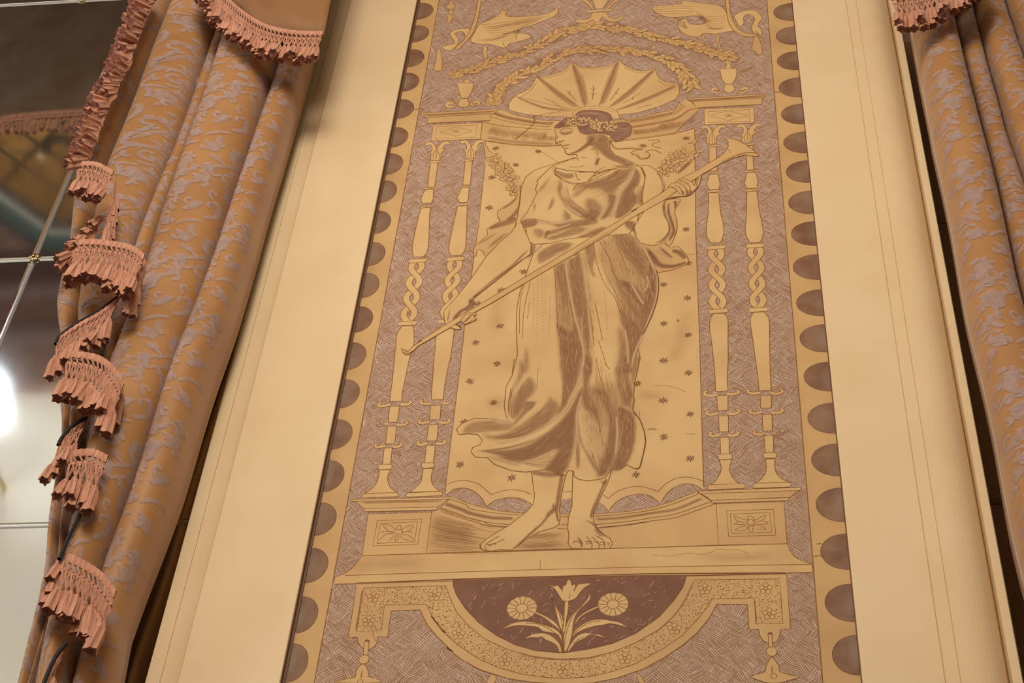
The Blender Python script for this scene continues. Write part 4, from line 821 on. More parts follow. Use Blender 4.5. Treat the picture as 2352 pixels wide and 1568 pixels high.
for t in ('E 740,1010 850,1060 920,1060 1100,1020 1300,960 1440,880', 'E 870,1140 900,1080 940,1060', 'E 900,920 920,1000 960,1010', 'E 650,940 740,1000', 'H 265,145 330,105 420,100 560,130', 'H 330,190 330,300 400,340', 'E 1690,860 1740,960 1710,1100 1690,1280 1640,1500', 'H 510,285 515,240 560,210'): A.ln(t, 1.7, 3, 15)
fb(A)
# neck, shoulders and arms
A = Art('arms', 15)
A.shape('E 900,745 780,780 600,830 400,900 300,980 250,1100 230,1300 180,1568 G 1850,180 1700,310 1550,470 1380,720 1200,950 1060,1105 1042,1150 1045,1230 1065,1280 1130,1290 1180,1260 1370,1110 1405,1010 1395,975 1990,505 2080,440 2091,330 E 240,1500 320,1400 440,1165 415,1130 440,1060 435,1020 600,860', BUFF_LT, 2.0, 0)
A.sh('G 2060,380,40 1850,590,50 1650,740,40 1480,880,30 1380,980,60', .75, fade=(.1, .1)); A.sh('G 1340,980,90 1380,1040,90 1300,1120,110 1200,1160,90 1160,1250,60', .95, m=SHADE_D, fade=(.15, .15)); A.sh('G 1070,1260 1100,1180 1115,1090', .8, 8); A.ln('G 1400,960 1700,720 1990,500', 1.8, 0, 17, INK2)
A.shape('E 1640,840 1780,840 1900,920 1940,1020 1950,1140 1900,1200 X 540,560 520,640 560,840 640,960 640,1050 580,1150 470,1260 350,1285 240,1270 140,1240 60,1130 40,1000 100,900 200,740 170,480 220,200 150,30', BUFF_LT, 1.8, 0, 14.4)
A.sh('X 400,90,40 480,200,50 520,350,50 500,420,30', .85, m=SHADE_D, z=15.4, fade=(.2, .1)); A.sh('X 510,590,40 530,780,50 600,920,50 610,1060,60 500,1200,70 350,1270,50', .85, m=SHADE_D, z=15.4, fade=(.1, .2)); A.sh('X 545,570 560,800 640,980 610,1120 470,1260', .9, 4, z=15.8, m=GLAZE, fade=(.05, .05)); A.sh('X 430,90 500,230 515,400', .9, 4, z=15.8, m=GLAZE, fade=(.05, .05))
A.sh('X 60,880,40 50,1020,40 100,1150,40', .7, z=15.4); A.ln('X 150,30 220,170 200,330 160,560 110,620', 1.7, 3, 16)
fb(A)
A = Art('head', 16)
A.shape('V 375,440 382,520 410,570 425,590 385,685 430,705 475,700 490,740 510,765 530,790 552,810 555,850 610,875 720,870 735,900 750,960 700,935 430,1010 330,1060 400,1090 600,1130 900,1150 1100,1160 1400,1080 1600,1080 1700,1040 1600,985 1450,925 1330,880 1270,800 1250,700 1280,560 1100,480 800,420 600,420 450,440', BUFF_LT, 1.7, 0)
A.shape('V 370,430 420,390 480,340 560,300 680,290 720,220 800,180 950,160 1130,180 1250,220 1290,280 1300,340 1330,390 1400,360 1520,360 1600,410 1610,460 1580,570 1500,610 1420,650 1330,660 1300,600 1200,550 1020,545 900,560 800,530 760,480 740,420 640,400 520,430 430,460', HAIR, 1.6, 2, 17)
A.sh('V 740,230,60 950,210,90 1200,240,80', .5, z=18.2, m=GLAZE, fade=(.3, .3)); A.sh('V 1380,430 1470,470 1560,440', .5, 6, z=18.2, m=GLAZE); A.sh('V 1340,540 1450,560 1550,530', .5, 5, z=18.2, m=GLAZE); A.sh('V 480,360,60 600,350,70 760,360,50', .5, z=18.2, m=GLAZE)
A.sh('V 460,525,30 550,545,50 670,505,30', .8, m=SHADE_D, z=18, fade=(.15, .15)); A.sh('V 440,520 540,440 650,440', .75, 4, z=18, m=SHADE_D); A.sh('V 480,470 600,460 690,490', .5, 6, z=18)
A.sh('V 390,695 460,670 540,650', .9, 6, m=SHADE_D, z=18, fade=(.1, .2)); A.sh('V 500,730,30 560,730,40 630,710,20', .95, m=SHADE_D, z=18, fade=(.05, .2)); A.sh('V 520,770 570,775 610,760', .9, 6, m=SHADE_D, z=18)
A.sh('V 590,860,30 720,830,60 860,740,80 950,660,80 1000,600,60', .8, z=18, fade=(.1, .1)); A.tones([('V 900,580 1040,560 1180,560 1250,620 1250,720 1290,820 1360,890 1500,950 1660,1030 1560,1070 1400,1010 1260,960 1150,880 1080,820 1020,760 940,740 860,790 740,850 640,880 760,800 880,700', .62, 10), ('V 450,500 520,500 600,500 680,490 640,540 560,570 480,560', .25, 5), ('V 1040,940 1090,930 1070,1040 1020,1040', .5, 5)], z=17.3); A.sh('V 780,900,40 850,930,60 900,900,40', .35, z=18); A.sh('V 1100,920 1060,990 1040,1050', .85, 8, z=18); A.sh('V 1300,1060 1450,1060 1600,1050', .6, 10, z=18)
for t in ('V 425,590 385,685 430,705', 'V 552,800 545,840 590,875 640,880', 'V 735,880 740,930 760,970', 'V 600,1070 750,1080 850,1050', 'V 760,1160 900,1150 1110,1155', 'V 1180,1070 1050,1150 920,1290', 'V 1000,1220 1120,1160 1200,1120 1390,1110', 'V 1020,860 1060,840 1050,800', 'V 1050,900 1080,850'): A.ln(t, 1.6, 3, 18.5)
fb(A)
A = Art('flower_wreath', 19); A.jit = .01
for i in range(84):
    t = random.random(); q = catmull(g('V 560,350 700,345 820,350 950,370 1060,410 1150,440 1280,420 1350,420'), 6); k = int(t * (len(q) - 1))
    cx, cz = q[k][0] + random.uniform(-.0045, .0045), q[k][1] + random.uniform(-.017, .017); an = random.uniform(0, 3.14); a, b = random.uniform(.0036, .0066), random.uniform(.0022, .0034)
    p = [(cx + a * math.cos(u * .785) * math.cos(an) - b * math.sin(u * .785) * math.sin(an), cz + a * math.cos(u * .785) * math.sin(an) + b * math.sin(u * .785) * math.cos(an)) for u in range(8)]
    A.fill(p, BUFF_LT, 19 + .08 * i); A.line(p, .9, INK2, 19.04 + .08 * i, closed=True)
for i in range(26):
    q = catmull(g('V 960,560 1050,600 1080,680 1040,740 1000,790'), 6); k = random.randrange(len(q)); cx, cz = q[k][0] + random.uniform(-.004, .004), q[k][1] + random.uniform(-.004, .004); an = random.uniform(0, 3.14); a, b = .0034, .0014
    p = [(cx + a * math.cos(u * .785) * math.cos(an) - b * math.sin(u * .785) * math.sin(an), cz + a * math.cos(u * .785) * math.sin(an) + b * math.sin(u * .785) * math.cos(an)) for u in range(8)]
    A.fill(p, BUFF, 19 + .08 * i); A.line(p, .9, INK, 19.04 + .08 * i, closed=True)
fb(A)
A = Art('trumpet', 21)
A.shape('J 850,110 880,120 925,145 980,90 1100,10 W 0,1020 450,735 900,470 1680,0 H 700,430 1080,200 1400,0 X 0,740 500,435 760,230 1100,60 F 740,830 860,765 960,690 1005,620 1005,560 975,508 1100,530 1200,580 1300,650 1382,722 1340,735 1200,712 1060,752 930,810 690,950 X 1130,150 720,420 560,540 0,850 H 1130,240 700,490 0,903 W 880,560 530,780 0,1085 J 1000,130 945,165 930,182 900,185 865,160', BUFF, 2.0, 0)
A.sh('F 1060,735,8 1200,695,14 1330,690,10 1375,715,6', .9, m=SHADE_D, z=22, fade=(.1, .05)); A.ln('F 1380,720 1330,690 1200,690 1060,735 930,795', 2.2, 3, 22); A.ln('J 875,130 905,140 925,165 900,172 880,155', 1.7, 3, 22); A.ln('F 1000,640 1040,690', 1.2, 0, 22)
A.sh('H 700,470 1000,300 1300,110', .25, 8, z=22)
fb(A)
A = Art('hand', 24)
for t in ('W 415,540 500,430 520,420 600,520 640,500 770,480 830,420 900,330 895,390 860,480 760,540 620,640 560,700 500,740 440,735 420,640', ):
    A.fill(g(t), BUFF_LT, 20)
A.sh('W 830,310,60 870,380,110 810,470,120 700,520,110 620,600,100 560,690,60', .95, m=SHADE_D, z=20.5, fade=(.2, .15)); A.ln('W 415,540 420,640 440,735', 1.9, 2, 21.5); A.sh('W 470,700,30 490,600,30 515,470,20', .8, z=20.5); A.sh('W 530,720 560,690 590,660', .8, 6, z=20.5)
A.shape('W 690,670 740,600 810,555 880,550 935,570 930,590 890,610 930,640 935,660 880,690 800,725 750,735 700,690', BUFF_LT, 1.8, 2, 24)
A.ln('W 820,600 860,580 880,560', 1.6, 3, 25.5); A.ln('W 720,720 780,670 850,600', 1.8, 3, 25.5); A.ln('W 790,720 860,680 930,650', 1.8, 3, 25.5); A.sh('W 740,710 800,650 850,590', .9, 7, m=SHADE_D, z=25.3); A.sh('W 840,570 870,590 920,580', .8, 6, z=25.3)
A.shape('W 520,785 560,760 600,745 680,790 680,815 650,820 570,805', BUFF_LT, 1.8, 2, 24); A.ln('W 600,735 680,770 690,790', 2.2, 3, 25.5, INK2)
fb(A, 'hand at the mouthpiece end of the trumpet')
A = Art('hand', 24)
A.shape('X 590,350 640,300 740,285 820,270 770,240 780,215 900,235 990,290 1010,330 1060,210 1120,160 1110,240 1070,340 1000,420 940,480 860,500 780,500 640,520 560,540 720,430 700,380 640,350', BUFF_LT, 1.9, 2, 24)
for t in ('X 640,360 700,380 740,420 780,470', 'X 690,320 760,350 810,410 830,460', 'X 760,290 840,330 880,390 890,450', 'X 850,290 920,320 940,380 930,440', 'X 780,240 850,265 920,300', 'X 1040,340 1060,260 1110,200', 'X 560,545 680,530 800,500'): A.ln(t, 1.9, 3, 25.5)
A.sh('X 800,400 830,450 820,490', .9, 8, m=SHADE_D, z=25.3); A.sh('X 870,380 900,440 880,490', .9, 8, m=SHADE_D, z=25.3); A.sh('X 960,400,40 930,470,50 850,495,40', .95, m=SHADE_D, z=25.3, fade=(.1, .1)); A.sh('X 1080,330,30 1010,410,40 960,460,30', .9, m=SHADE_D, z=25.3); A.sh('X 740,380 780,430', .7, 6, z=25.3)
fb(A, 'hand near the bell of the trumpet')
# ---------------------------------------------------------------- cloth
def cloth_mat(name, c1, c2, rough=0.55, weave=900, strand=False):
    m = bpy.data.materials.new(name); m.use_nodes = True; nt = m.node_tree; b = nt.nodes['Principled BSDF']
    b.inputs['Roughness'].default_value = rough; b.inputs['Specular IOR Level'].default_value = 0.35
    b.inputs['Sheen Weight'].default_value = 0.25; b.inputs['Sheen Roughness'].default_value = 0.4
    tc = nt.nodes.new('ShaderNodeTexCoord'); n = nt.nodes.new('ShaderNodeTexNoise'); n.inputs['Scale'].default_value = 9; n.inputs['Detail'].default_value = 5
    nt.links.new(tc.outputs['Object'], n.inputs['Vector'])
    r = nt.nodes.new('ShaderNodeValToRGB'); r.color_ramp.elements[0].color = (*c1, 1); r.color_ramp.elements[1].color = (*c2, 1)
    r.color_ramp.elements[0].position = .35; r.color_ramp.elements[1].position = .7
    nt.links.new(n.outputs['Fac'], r.inputs['Fac']); nt.links.new(r.outputs['Color'], b.inputs['Base Color'])
    n2 = nt.nodes.new('ShaderNodeTexNoise'); n2.inputs['Scale'].default_value = weave; nt.links.new(tc.outputs['Object'], n2.inputs['Vector'])
    bp = nt.nodes.new('ShaderNodeBump'); bp.inputs['Strength'].default_value = .12; bp.inputs['Distance'].default_value = .001
    if strand:                                  # yarns run down the tassel
        mp = nt.nodes.new('ShaderNodeMapping'); mp.inputs['Scale'].default_value = (1, 1, .07); nt.links.new(tc.outputs['Object'], mp.inputs['Vector']); nt.links.new(mp.outputs['Vector'], n2.inputs['Vector'])
        bp.inputs['Strength'].default_value = .8; bp.inputs['Distance'].default_value = .0012
        n.inputs['Scale'].default_value = 420; nt.links.new(mp.outputs['Vector'], n.inputs['Vector'])
    nt.links.new(n2.outputs['Fac'], bp.inputs['Height']); nt.links.new(bp.outputs['Normal'], b.inputs['Normal'])
    return m
SATIN = cloth_mat('ochre_satin', srgb(176, 124, 72), srgb(163, 112, 64), .5)
PLAIN = cloth_mat('tan_lining', srgb(144, 98, 54), srgb(138, 92, 50), .55)
FRINGE = cloth_mat('salmon_fringe', srgb(178, 116, 84), srgb(214, 156, 120), .85, 800, True)
FRINGE_SHADE = cloth_mat('shaded_fringe_ends', srgb(140, 84, 62), srgb(112, 62, 46), .95, 800, True)  # shade under the tassels put into the colour as a darker fringe
PIPING = mat('black_piping', srgb(44, 34, 32), .7)
BROCADE = soft_mat('lilac_brocade', srgb(190, 160, 144), streak=False, mottle=70)
def row_x(poly, y):
    for (x0, y0), (x1, y1) in zip(poly, poly[1:]):
        if y <= y1 or (x1, y1) == poly[-1]: return x0 + (x1 - x0) * (y - y0) / (y1 - y0)
class Curtain:
    """cloth hanging in vertical pleats between traced valley lines; S(s, v) gives a point on the sheet"""
    def __init__(s, valleys, y_valley, bulge, lean, py0=-120, py1=1720):
        s.n = len(valleys) - 1; s.b = bulge; s.lean = lean; s.yv = y_valley
        s.rows = [py0 + (py1 - py0) * i / 46 for i in range(47)]
        s.V = []
        for y in s.rows: s.V.append([at(row_x(v, y), y, y_valley) for v in valleys])
        # lengths for laying out the woven pattern
        s.zt = s.V[0][0].z; s.cum = [0]
        mid = s.V[20]
        for k in range(s.n):
            wd = abs(mid[k + 1].x - mid[k].x); s.cum.append(s.cum[-1] + wd * 1.15 + .25 * s.b[k])
    def S(s, u, v, off=0.0):
        u = min(max(u, 0), s.n - 1e-6); v = min(max(v, 0), len(s.rows) - 1.0001)
        k = int(u); t = u - k; i = int(v); f = v - i
        a = s.V[i][k].lerp(s.V[i + 1][k], f); b = s.V[i][k + 1].lerp(s.V[i + 1][k + 1], f)
        sh = math.sin(math.pi * t) ** 0.30 if 0 < t < 1 else 0
        amp = s.b[k] * (1 + .10 * math.sin(v * .21 + k * 2.1)) + off / max(.25, 1)
        x = a.x + (b.x - a.x) * (t - .09 * math.sin(2 * math.pi * t) + s.lean[k] * math.sin(math.pi * t) ** 2 * .4) + .002 * math.sin(v * .5 + k)
        return Vector((x, s.yv - amp * sh - (off * .5 if sh < .2 else 0), a.z + (b.z - a.z) * t))
    def v_of_z(s, z):
        zs = [r[0].z for r in s.V]
        for i in range(len(zs) - 1):
            if zs[i] >= z >= zs[i + 1]: return i + (zs[i] - z) / (zs[i] - zs[i + 1])
        return None
    def u_of_len(s, L):
        for k in range(s.n):
            if s.cum[k] <= L <= s.cum[k + 1]: return k + (L - s.cum[k]) / (s.cum[k + 1] - s.cum[k])
        return None
    def mesh(s, name, nu=18):
        vs = []; fs = []; W_ = s.n * nu + 1
        for i in range(len(s.rows)):
            for j in range(W_): vs.append(s.S(j // nu + .5 - .5 * math.cos(math.pi * (j % nu) / nu), i))
        for i in range(len(s.rows) - 1):
            for j in range(W_ - 1): a = i * W_ + j; fs.append((a, a + W_, a + W_ + 1, a + 1))
        me = bpy.data.meshes.new(name); me.from_pydata(vs, [], fs)
        for p in me.polygons: p.use_smooth = True
        return me
def sheen(o, th=.0016):
    md = o.modifiers.new('thickness', 'SOLIDIFY'); md.thickness = abs(th); md.offset = -1.0 if th > 0 else 1.0
MOTIF = [  # strokes of the woven motif, in a 400 x 900 cell: (width, points)
    (14, '590,0 540,60 470,130'), (10, '620,20 575,55'), (10, '645,50 560,95'), (10, '545,30 550,80'), (10, '610,85 500,125'), (9, '505,60 505,120'), (10, '560,120 460,170'), (9, '460,95 455,150'),
    (24, '475,110 425,155 410,200 440,232 490,228'), (40, '690,115 705,180 690,250'), (26, '640,140 700,170'), (20, '650,240 700,262'), (16, '360,310 400,275 470,250 560,255 660,282'), (12, '555,320 520,305 485,330 490,375 530,390 560,360 535,340'),
    (18, '412,310 396,350 430,385'), (20, '612,300 592,360 640,420'), (12, '330,400 350,385 380,372'), (12, '310,440 380,450 460,468'), (12, '345,460 362,540 330,580'), (10, '380,480 350,530'), (17, '330,560 400,590 460,620 590,630'),
    (12, '460,420 490,440 560,430 600,460'), (12, '480,490 520,500 560,480'), (14, '600,470 585,520 580,565'), (9, '570,490 600,510'), (9, '565,515 600,535'),
    (22, '232,690 272,680 285,720 255,790 205,825'), (16, '160,850 215,820'), (52, '500,770 475,830 430,900'), (20, '430,745 500,740'), (18, '535,735 510,770'), (14, '370,860 420,850'), (12, '395,650 380,690'),
    (20, '840,30 875,60 862,110 800,150'), (26, '760,140 720,190'), (14, '720,240 690,260'), (30, '800,330 760,380 700,420'), (14, '830,330 740,395'), (14, '640,560 720,520 800,505'), (20, '740,560 730,620 760,660'), (14, '640,660 690,640'), (24, '660,760 730,790'), (12, '700,790 760,830 690,860 650,880')]
_r = random.Random(5)
for _k in range(34):                       # small curls and sprigs between the main scrolls
    _x, _y, _a, _q = _r.uniform(180, 900), _r.uniform(0, 900), _r.uniform(0, 6.28), _r.uniform(22, 46)
    _t = _r.choice((2.2, 3.4, 4.4))
    MOTIF.append((_r.choice((9, 11, 14)), ' '.join('%d,%d' % (_x + _q * (1 - i * .13) * math.cos(_a + _t * i / 5), _y + _q * (1 - i * .13) * 1.2 * math.sin(_a + _t * i / 5)) for i in range(6))))
for _k in range(9):
    _x, _y, _q = _r.uniform(200, 900), _r.uniform(0, 900), _r.uniform(24, 40)
    MOTIF.append((_r.choice((30, 44)), '%d,%d %d,%d %d,%d' % (_x, _y, _x + _q * .4, _y + _q, _x - _q * .3, _y + 2 * _q)))
def brocade(c, parent, name, period=0.262, col_w=0.128, dens=.62):
    vs, fs, dn = [], [], []
    total = c.cum[-1]; ztop, zbot = c.V[0][0].z, c.V[-1][0].z
    col = 0; x0 = -.05
    while x0 < total:
        z0 = ztop + .1 - (col % 2) * period * .46 - .03 * col
        while z0 > zbot - .1:
            for wd, st in MOTIF:
                pts = []
                for k in st.split():
                    a, b = [float(q) for q in k.split(',')]
                    pts.append((x0 + (a - 200 + .28 * (b - 450)) * .00019 * 1.2, z0 - b * period / 900))
                pts = catmull(pts, 4) if len(pts) > 2 else [tuple(pts[0][i] + (pts[1][i] - pts[0][i]) * k / 3 for i in (0, 1)) for k in range(4)]
                base = len(vs); ok = True; rows = []
                for i, p in enumerate(pts):
                    q0, q1 = pts[max(i - 1, 0)], pts[min(i + 1, len(pts) - 1)]; dx, dz = q1[0] - q0[0], q1[1] - q0[1]; L = math.hypot(dx, dz) or 1e-9
                    h = (wd + 5) * .00019 * 1.35 * (0.55 + .6 * math.sin(math.pi * (i + .5) / len(pts)))
                    for e in (-1, -.4, .4, 1):
                        qx, qz = p[0] - dz / L * h * e, p[1] + dx / L * h * e
                        u = c.u_of_len(qx); v = c.v_of_z(qz)
                        if u is None or v is None: ok = False; break
                        rows.append((c.S(u, v, .0011), dens * (1 if abs(e) < .5 else .1)))
                    if not ok: break
                if not ok: continue
                vs += [r[0] for r in rows]; dn += [r[1] for r in rows]
                for i in range(len(pts) - 1):
                    for j in range(3): a = base + i * 4 + j; fs.append((a, a + 1, a + 5, a + 4))
            z0 -= period
        x0 += col_w; col += 1
    me = bpy.data.meshes.new(name); me.from_pydata(vs, [], fs)
    at_ = me.attributes.new('dens', 'FLOAT', 'POINT'); at_.data.foreach_set('value', dn); me.uv_layers.new(name='UVMap')
    for p in me.polygons: p.use_smooth = True
    o = link(name, me, None, (BROCADE,)); attach(o, parent); o['kind'] = 'stuff'; o['label'] = 'pale lilac woven scrolls and leaves'
    return o

# ---------------------------------------------------------------- fringe
def tassel_mesh(seed):
    rnd = random.Random(seed); bm = bmesh.new(); prof = [(0.0, .0020), (-.003, .0036), (-.006, .0032), (-.011, .0052), (-.024, .0062), (-.038, .0064), (-.0475, .0068)]
    seg = 12; rings = []
    for zi, (z_, r) in enumerate(prof):
        ring = []
        for j in range(seg):
            a = 2 * math.pi * j / seg; k = 1 + (.16 if j % 2 else -.16) * min(1, zi / 3) + rnd.uniform(-.06, .06)
            ring.append(bm.verts.new((r * k * math.cos(a), r * k * math.sin(a), z_ + (rnd.uniform(-.0022, .0022) if zi == len(prof) - 1 else 0))))
        rings.append(ring)
    for a, b in zip(rings, rings[1:]):
        for j in range(seg): bm.faces.new((a[j], b[j], b[(j + 1) % seg], a[(j + 1) % seg])).material_index = 0
    c = bm.verts.new((0, 0, prof[-1][0] + .003))
    for j in range(seg): bm.faces.new((rings[-1][j], c, rings[-1][(j + 1) % seg])).material_index = 1
    bm.faces.new(rings[0])
    bmesh.ops.recalc_face_normals(bm, faces=bm.faces[:])
    me = bpy.data.meshes.new('tassel'); bm.to_mesh(me); bm.free(); me.materials.append(FRINGE); me.materials.append(FRINGE_SHADE)
    return me
TASSELS = [tassel_mesh(i) for i in range(5)]
def tube(bm, pts, r, seg=5):
    prev = None
    for i, p in enumerate(pts):
        a = pts[max(i - 1, 0)]; b = pts[min(i + 1, len(pts) - 1)]; d = (b - a).normalized() if (b - a).length > 1e-9 else Vector((0, 0, 1))
        s_ = d.cross(Vector((0, 1, 0.01))).normalized(); t = d.cross(s_)
        ring = [bm.verts.new(p + s_ * r * math.cos(2 * math.pi * k / seg) + t * r * math.sin(2 * math.pi * k / seg)) for k in range(seg)]
        if prev:
            for k in range(seg): bm.faces.new((prev[k], prev[(k + 1) % seg], ring[(k + 1) % seg], ring[k]))
        prev = ring
def fringe(root, path, scale=1.0, pitch=.0095, tdir=(0, 0, -1), net=True, edge=False, twist=.25):
    """path: header line in world space. header band, knotted net and one tassel after another"""
    pts = [Vector(p) for p in catmull([tuple(p) for p in path], 8)] if len(path) > 2 else [Vector(path[0]).lerp(Vector(path[1]), i / 10) for i in range(11)]
    ln_ = [0]
    for a, b in zip(pts, pts[1:]): ln_.append(ln_[-1] + (b - a).length)
    def P_(d):
        d = min(max(d, 0), ln_[-1])
        for i in range(len(pts) - 1):
            if ln_[i + 1] >= d: return pts[i].lerp(pts[i + 1], (d - ln_[i]) / max(ln_[i + 1] - ln_[i], 1e-9))
        return pts[-1].copy()
    td = Vector(tdir).normalized(); n = max(2, int(ln_[-1] / pitch))
    H0, H1_, H2_ = .014 * scale, .030 * scale, .058 * scale
    bm = bmesh.new()
    if net:   # woven heading: two bands with slots between
        for h0, h1 in ((0, H0), (.024 * scale, H1_)):
            last = None
            for i in range(n * 2 + 1):
                p = P_(ln_[-1] * i / (n * 2)); w_ = .0008 if i % 2 else -.0004
                r = [bm.verts.new(p + td * h0 + Vector((0, -.002 + w_, 0))), bm.verts.new(p + td * h1 + Vector((0, -.002 + w_, 0))), bm.verts.new(p + td * h1 + Vector((0, .0015, 0))), bm.verts.new(p + td * h0 + Vector((0, .0015, 0)))]
                if last:
                    for k in range(4): bm.faces.new((last[k], last[(k + 1) % 4], r[(k + 1) % 4], r[k]))
                last = r
        for i in range(n):
            d = ln_[-1] * (i + .5) / n; a = P_(d - pitch * .5); b = P_(d + pitch * .5)
            tube(bm, [a + td * H0 * .8 + Vector((0, -.003, 0)), b + td * .027 * scale + Vector((0, -.003, 0))], .0013 * scale, 4)
    hdr = bpy.data.meshes.new('fringe_heading'); cords = bmesh.new()
    step = ln_[-1] / n
    for i in range(n):
        d = step * (i + .5); c = P_(d) + td * H2_
        jit = Vector((random.uniform(-.0012, .0012), random.uniform(-.002, .002), random.uniform(-.002, .002)))
        if net:
            for e in (-1, 1):
                a = P_(d + e * step * .95) + td * H1_; a2 = P_(d + e * step * .35) + td * H1_
                tube(cords, [a + Vector((0, -.002 + e * .001, 0)), a.lerp(c + jit, .55) + Vector((0, -.003, 0)), c + jit], .00125 * scale, 4)
                tube(cords, [a2 + Vector((0, -.003, 0)), c + jit + Vector((0, -.001, 0))], .0011 * scale, 4)
        o = bpy.data.objects.new('tassel', random.choice(TASSELS)); COL.objects.link(o)
        dirv = (td + Vector((random.uniform(-twist, twist) * .5, random.uniform(-twist, twist), 0))).normalized()
        q = Vector((0, 0, -1)).rotation_difference(dirv)
        base = (c if net else P_(d) + td * .004) + jit
        s_ = scale * random.uniform(.9, 1.12)
        o.parent = root; o.matrix_parent_inverse = Matrix.Translation(-Vector(root.location))
        o.matrix_basis = Matrix.Translation(base) @ q.to_matrix().to_4x4() @ Matrix.Rotation(random.uniform(0, 6.28), 4, 'Z') @ Matrix.Diagonal((s_ * 1.22, s_ * 1.22, s_ * (1 if net else .9), 1))
    if net:
        bmesh.ops.recalc_face_normals(bm, faces=bm.faces[:]); bm.to_mesh(hdr); attach(link('fringe_heading', hdr, None, (FRINGE,)), root)
        me = bpy.data.meshes.new('knotted_net'); cords.to_mesh(me); o = link('knotted_net', me, None, (FRINGE,)); attach(o, root); o['kind'] = 'stuff'
    bm.free(); cords.free()
def pp(s, y): return [at(*[float(q) for q in k.split(',')], y) for k in s.split()]
def pj(s, y): return pp(s, y - .034)
def pxy(s): return [tuple(float(q) for q in k.split(',')) for k in s.split()]

# ---------------------------------------------------------------- left drapery
left_c = empty('curtain', at(420, 1560, -.08), 'ochre damask curtain with zigzag rows of salmon tassels, left of the mural', 'curtain')
VL = [pxy('420,-140 372,-30 337,45 296,153 255,242 230,306 205,372 192,480 186,552 180,640 165,700 150,780 160,812 170,900 158,990 166,1034 172,1150 160,1200 150,1276 140,1400 120,1480 98,1568 60,1740'),
      pxy('525,-140 439,0 400,89 318,300 275,400 255,450 240,520 230,600 214,700 204,800 206,900 196,1000 192,1100 186,1200 174,1300 160,1420 125,1568 85,1740'),
      pxy('600,-140 548,0 518,90 413,400 380,487 340,600 306,700 270,800 250,900 233,1000 214,1100 202,1200 184,1300 168,1420 135,1568 95,1740'),
      pxy('620,-140 580,0 543,110 449,400 380,597 345,700 284,873 259,945 242,1050 226,1120 214,1200 194,1300 176,1420 143,1568 101,1740'),
      pxy('760,-140 715,0 668,158 594,380 589,400 491,700 464,780 358,1100 341,1150 266,1358 237,1464 208,1568 160,1740'),
      pxy('805,-140 765,0 717,166 655,400 565,700 543,780 440,1100 418,1166 306,1483 288,1568 240,1740')]
CL = Curtain(VL, -.035, [.090, .095, .070, .105, .088], [-.2, -.25, -.1, -.3, -.25])
o = link('drape', CL.mesh('drape'), None, (SATIN,)); attach(o, left_c); sheen(o); brocade(CL, left_c, 'woven_pattern')
# lower-lying jabot: pleats that end one behind the other, each hem fringed
jab = left_c
jroot = jab
# fringe on the near-vertical upper edge, then hems (front) and returns (back) in turn
fringe(jab, pj('372,-30 337,45 296,153 255,242 230,306 205,372', -.150), 1.05, .0078, (-.45, -.55, -.75), net=False, twist=.6)
fringe(jab, pj('366,-25 331,50 290,158 250,246 226,308', -.140), .9, .0085, (-.75, -.35, -.55), net=False, twist=.6)
fringe(jab, pj('190,372 225,374 262,394', -.172), .92)
fringe(jab, pj('268,398 262,440 250,470', -.150), .8, tdir=(.1, .3, -1))
fringe(jab, pj('240,488 215,520 185,560 158,590', -.130), .8, .0085, (-.2, 0, -1), net=False, twist=.5)
fringe(jab, pj('232,500 200,545 165,585', -.120), .8, .009, (-.4, -.2, -1), net=False, twist=.5)
fringe(jab, pj('182,552 228,551 300,563 333,586', -.165), 1.05)
fringe(jab, pj('334,588 325,630 305,690', -.140), .8, tdir=(-.1, .25, -1), net=False)
fringe(jab, pj('274,682 230,716 180,744 140,772', -.130), .88)
fringe(jab, pj('165,806 225,816 262,842 285,882', -.150), 1.05)
fringe(jab, pj('284,884 272,925 250,960', -.13), .8, tdir=(-.1, .25, -1), net=False)
fringe(jab, pj('200,960 168,980 142,1010', -.120), .9)
fringe(jab, pj('172,1034 215,1032 249,1047', -.140), 1.05)
fringe(jab, pj('182,1188 165,1222 148,1262 138,1290', -.110), .9)
fringe(jab, pj('158,1272 195,1288 235,1315 268,1357', -.135), 1.05)
fringe(jab, pj('152,1480 128,1512 100,1580', -.105), .9)
for s_ in ('274,680 230,713 180,741 138,772 128,790', '200,957 168,976 142,1006 134,1022', '184,1182 165,1218 146,1260 136,1284', '153,1476 128,1508 104,1560 92,1600'):
    bm = bmesh.new(); tube(bm, [Vector(p) for p in catmull([tuple(q) for q in pp(s_, -.158)], 5)], .0034, 6)
    me = bpy.data.meshes.new('black_edging'); bm.to_mesh(me); bm.free(); attach(link('black_edging', me, None, (PIPING,)), jab)
# side drop of the arched valance, plain tan face, fringed hem
def side_drop(name, hem, top, label, y, fr_scale, group):
    root = empty(name, pp(hem, y)[len(hem.split()) // 2], label, 'valance', group)
    H_ = pp(hem, y); T_ = pp(top, y); vs, fs = [], []; n = 12; m_ = 24
    hc = catmull([tuple(p) for p in H_], 8); tc_ = catmull([tuple(p) for p in T_], 8)
    for i in range(n + 1):
        for j in range(m_ + 1):
            a = Vector(hc[int(j / m_ * (len(hc) - 1))]); b = Vector(tc_[int(j / m_ * (len(tc_) - 1))]); f = i / n
            p = a.lerp(b, f); p.y -= .035 * math.sin(math.pi * f * .6) ; p.y += .004 * math.sin(j * .9 + f * 3); vs.append(p)
    for i in range(n):
        for j in range(m_): a = i * (m_ + 1) + j; fs.append((a, a + 1, a + m_ + 2, a + m_ + 1))
    me = bpy.data.meshes.new('face_cloth'); me.from_pydata(vs, [], fs)
    for p in me.polygons: p.use_smooth = True
    o = link('face_cloth', me, None, (PLAIN,)); attach(o, root); sheen(o, .002)
    fringe(root, [p + Vector((0, -.004, 0)) for p in H_], fr_scale)
    return root
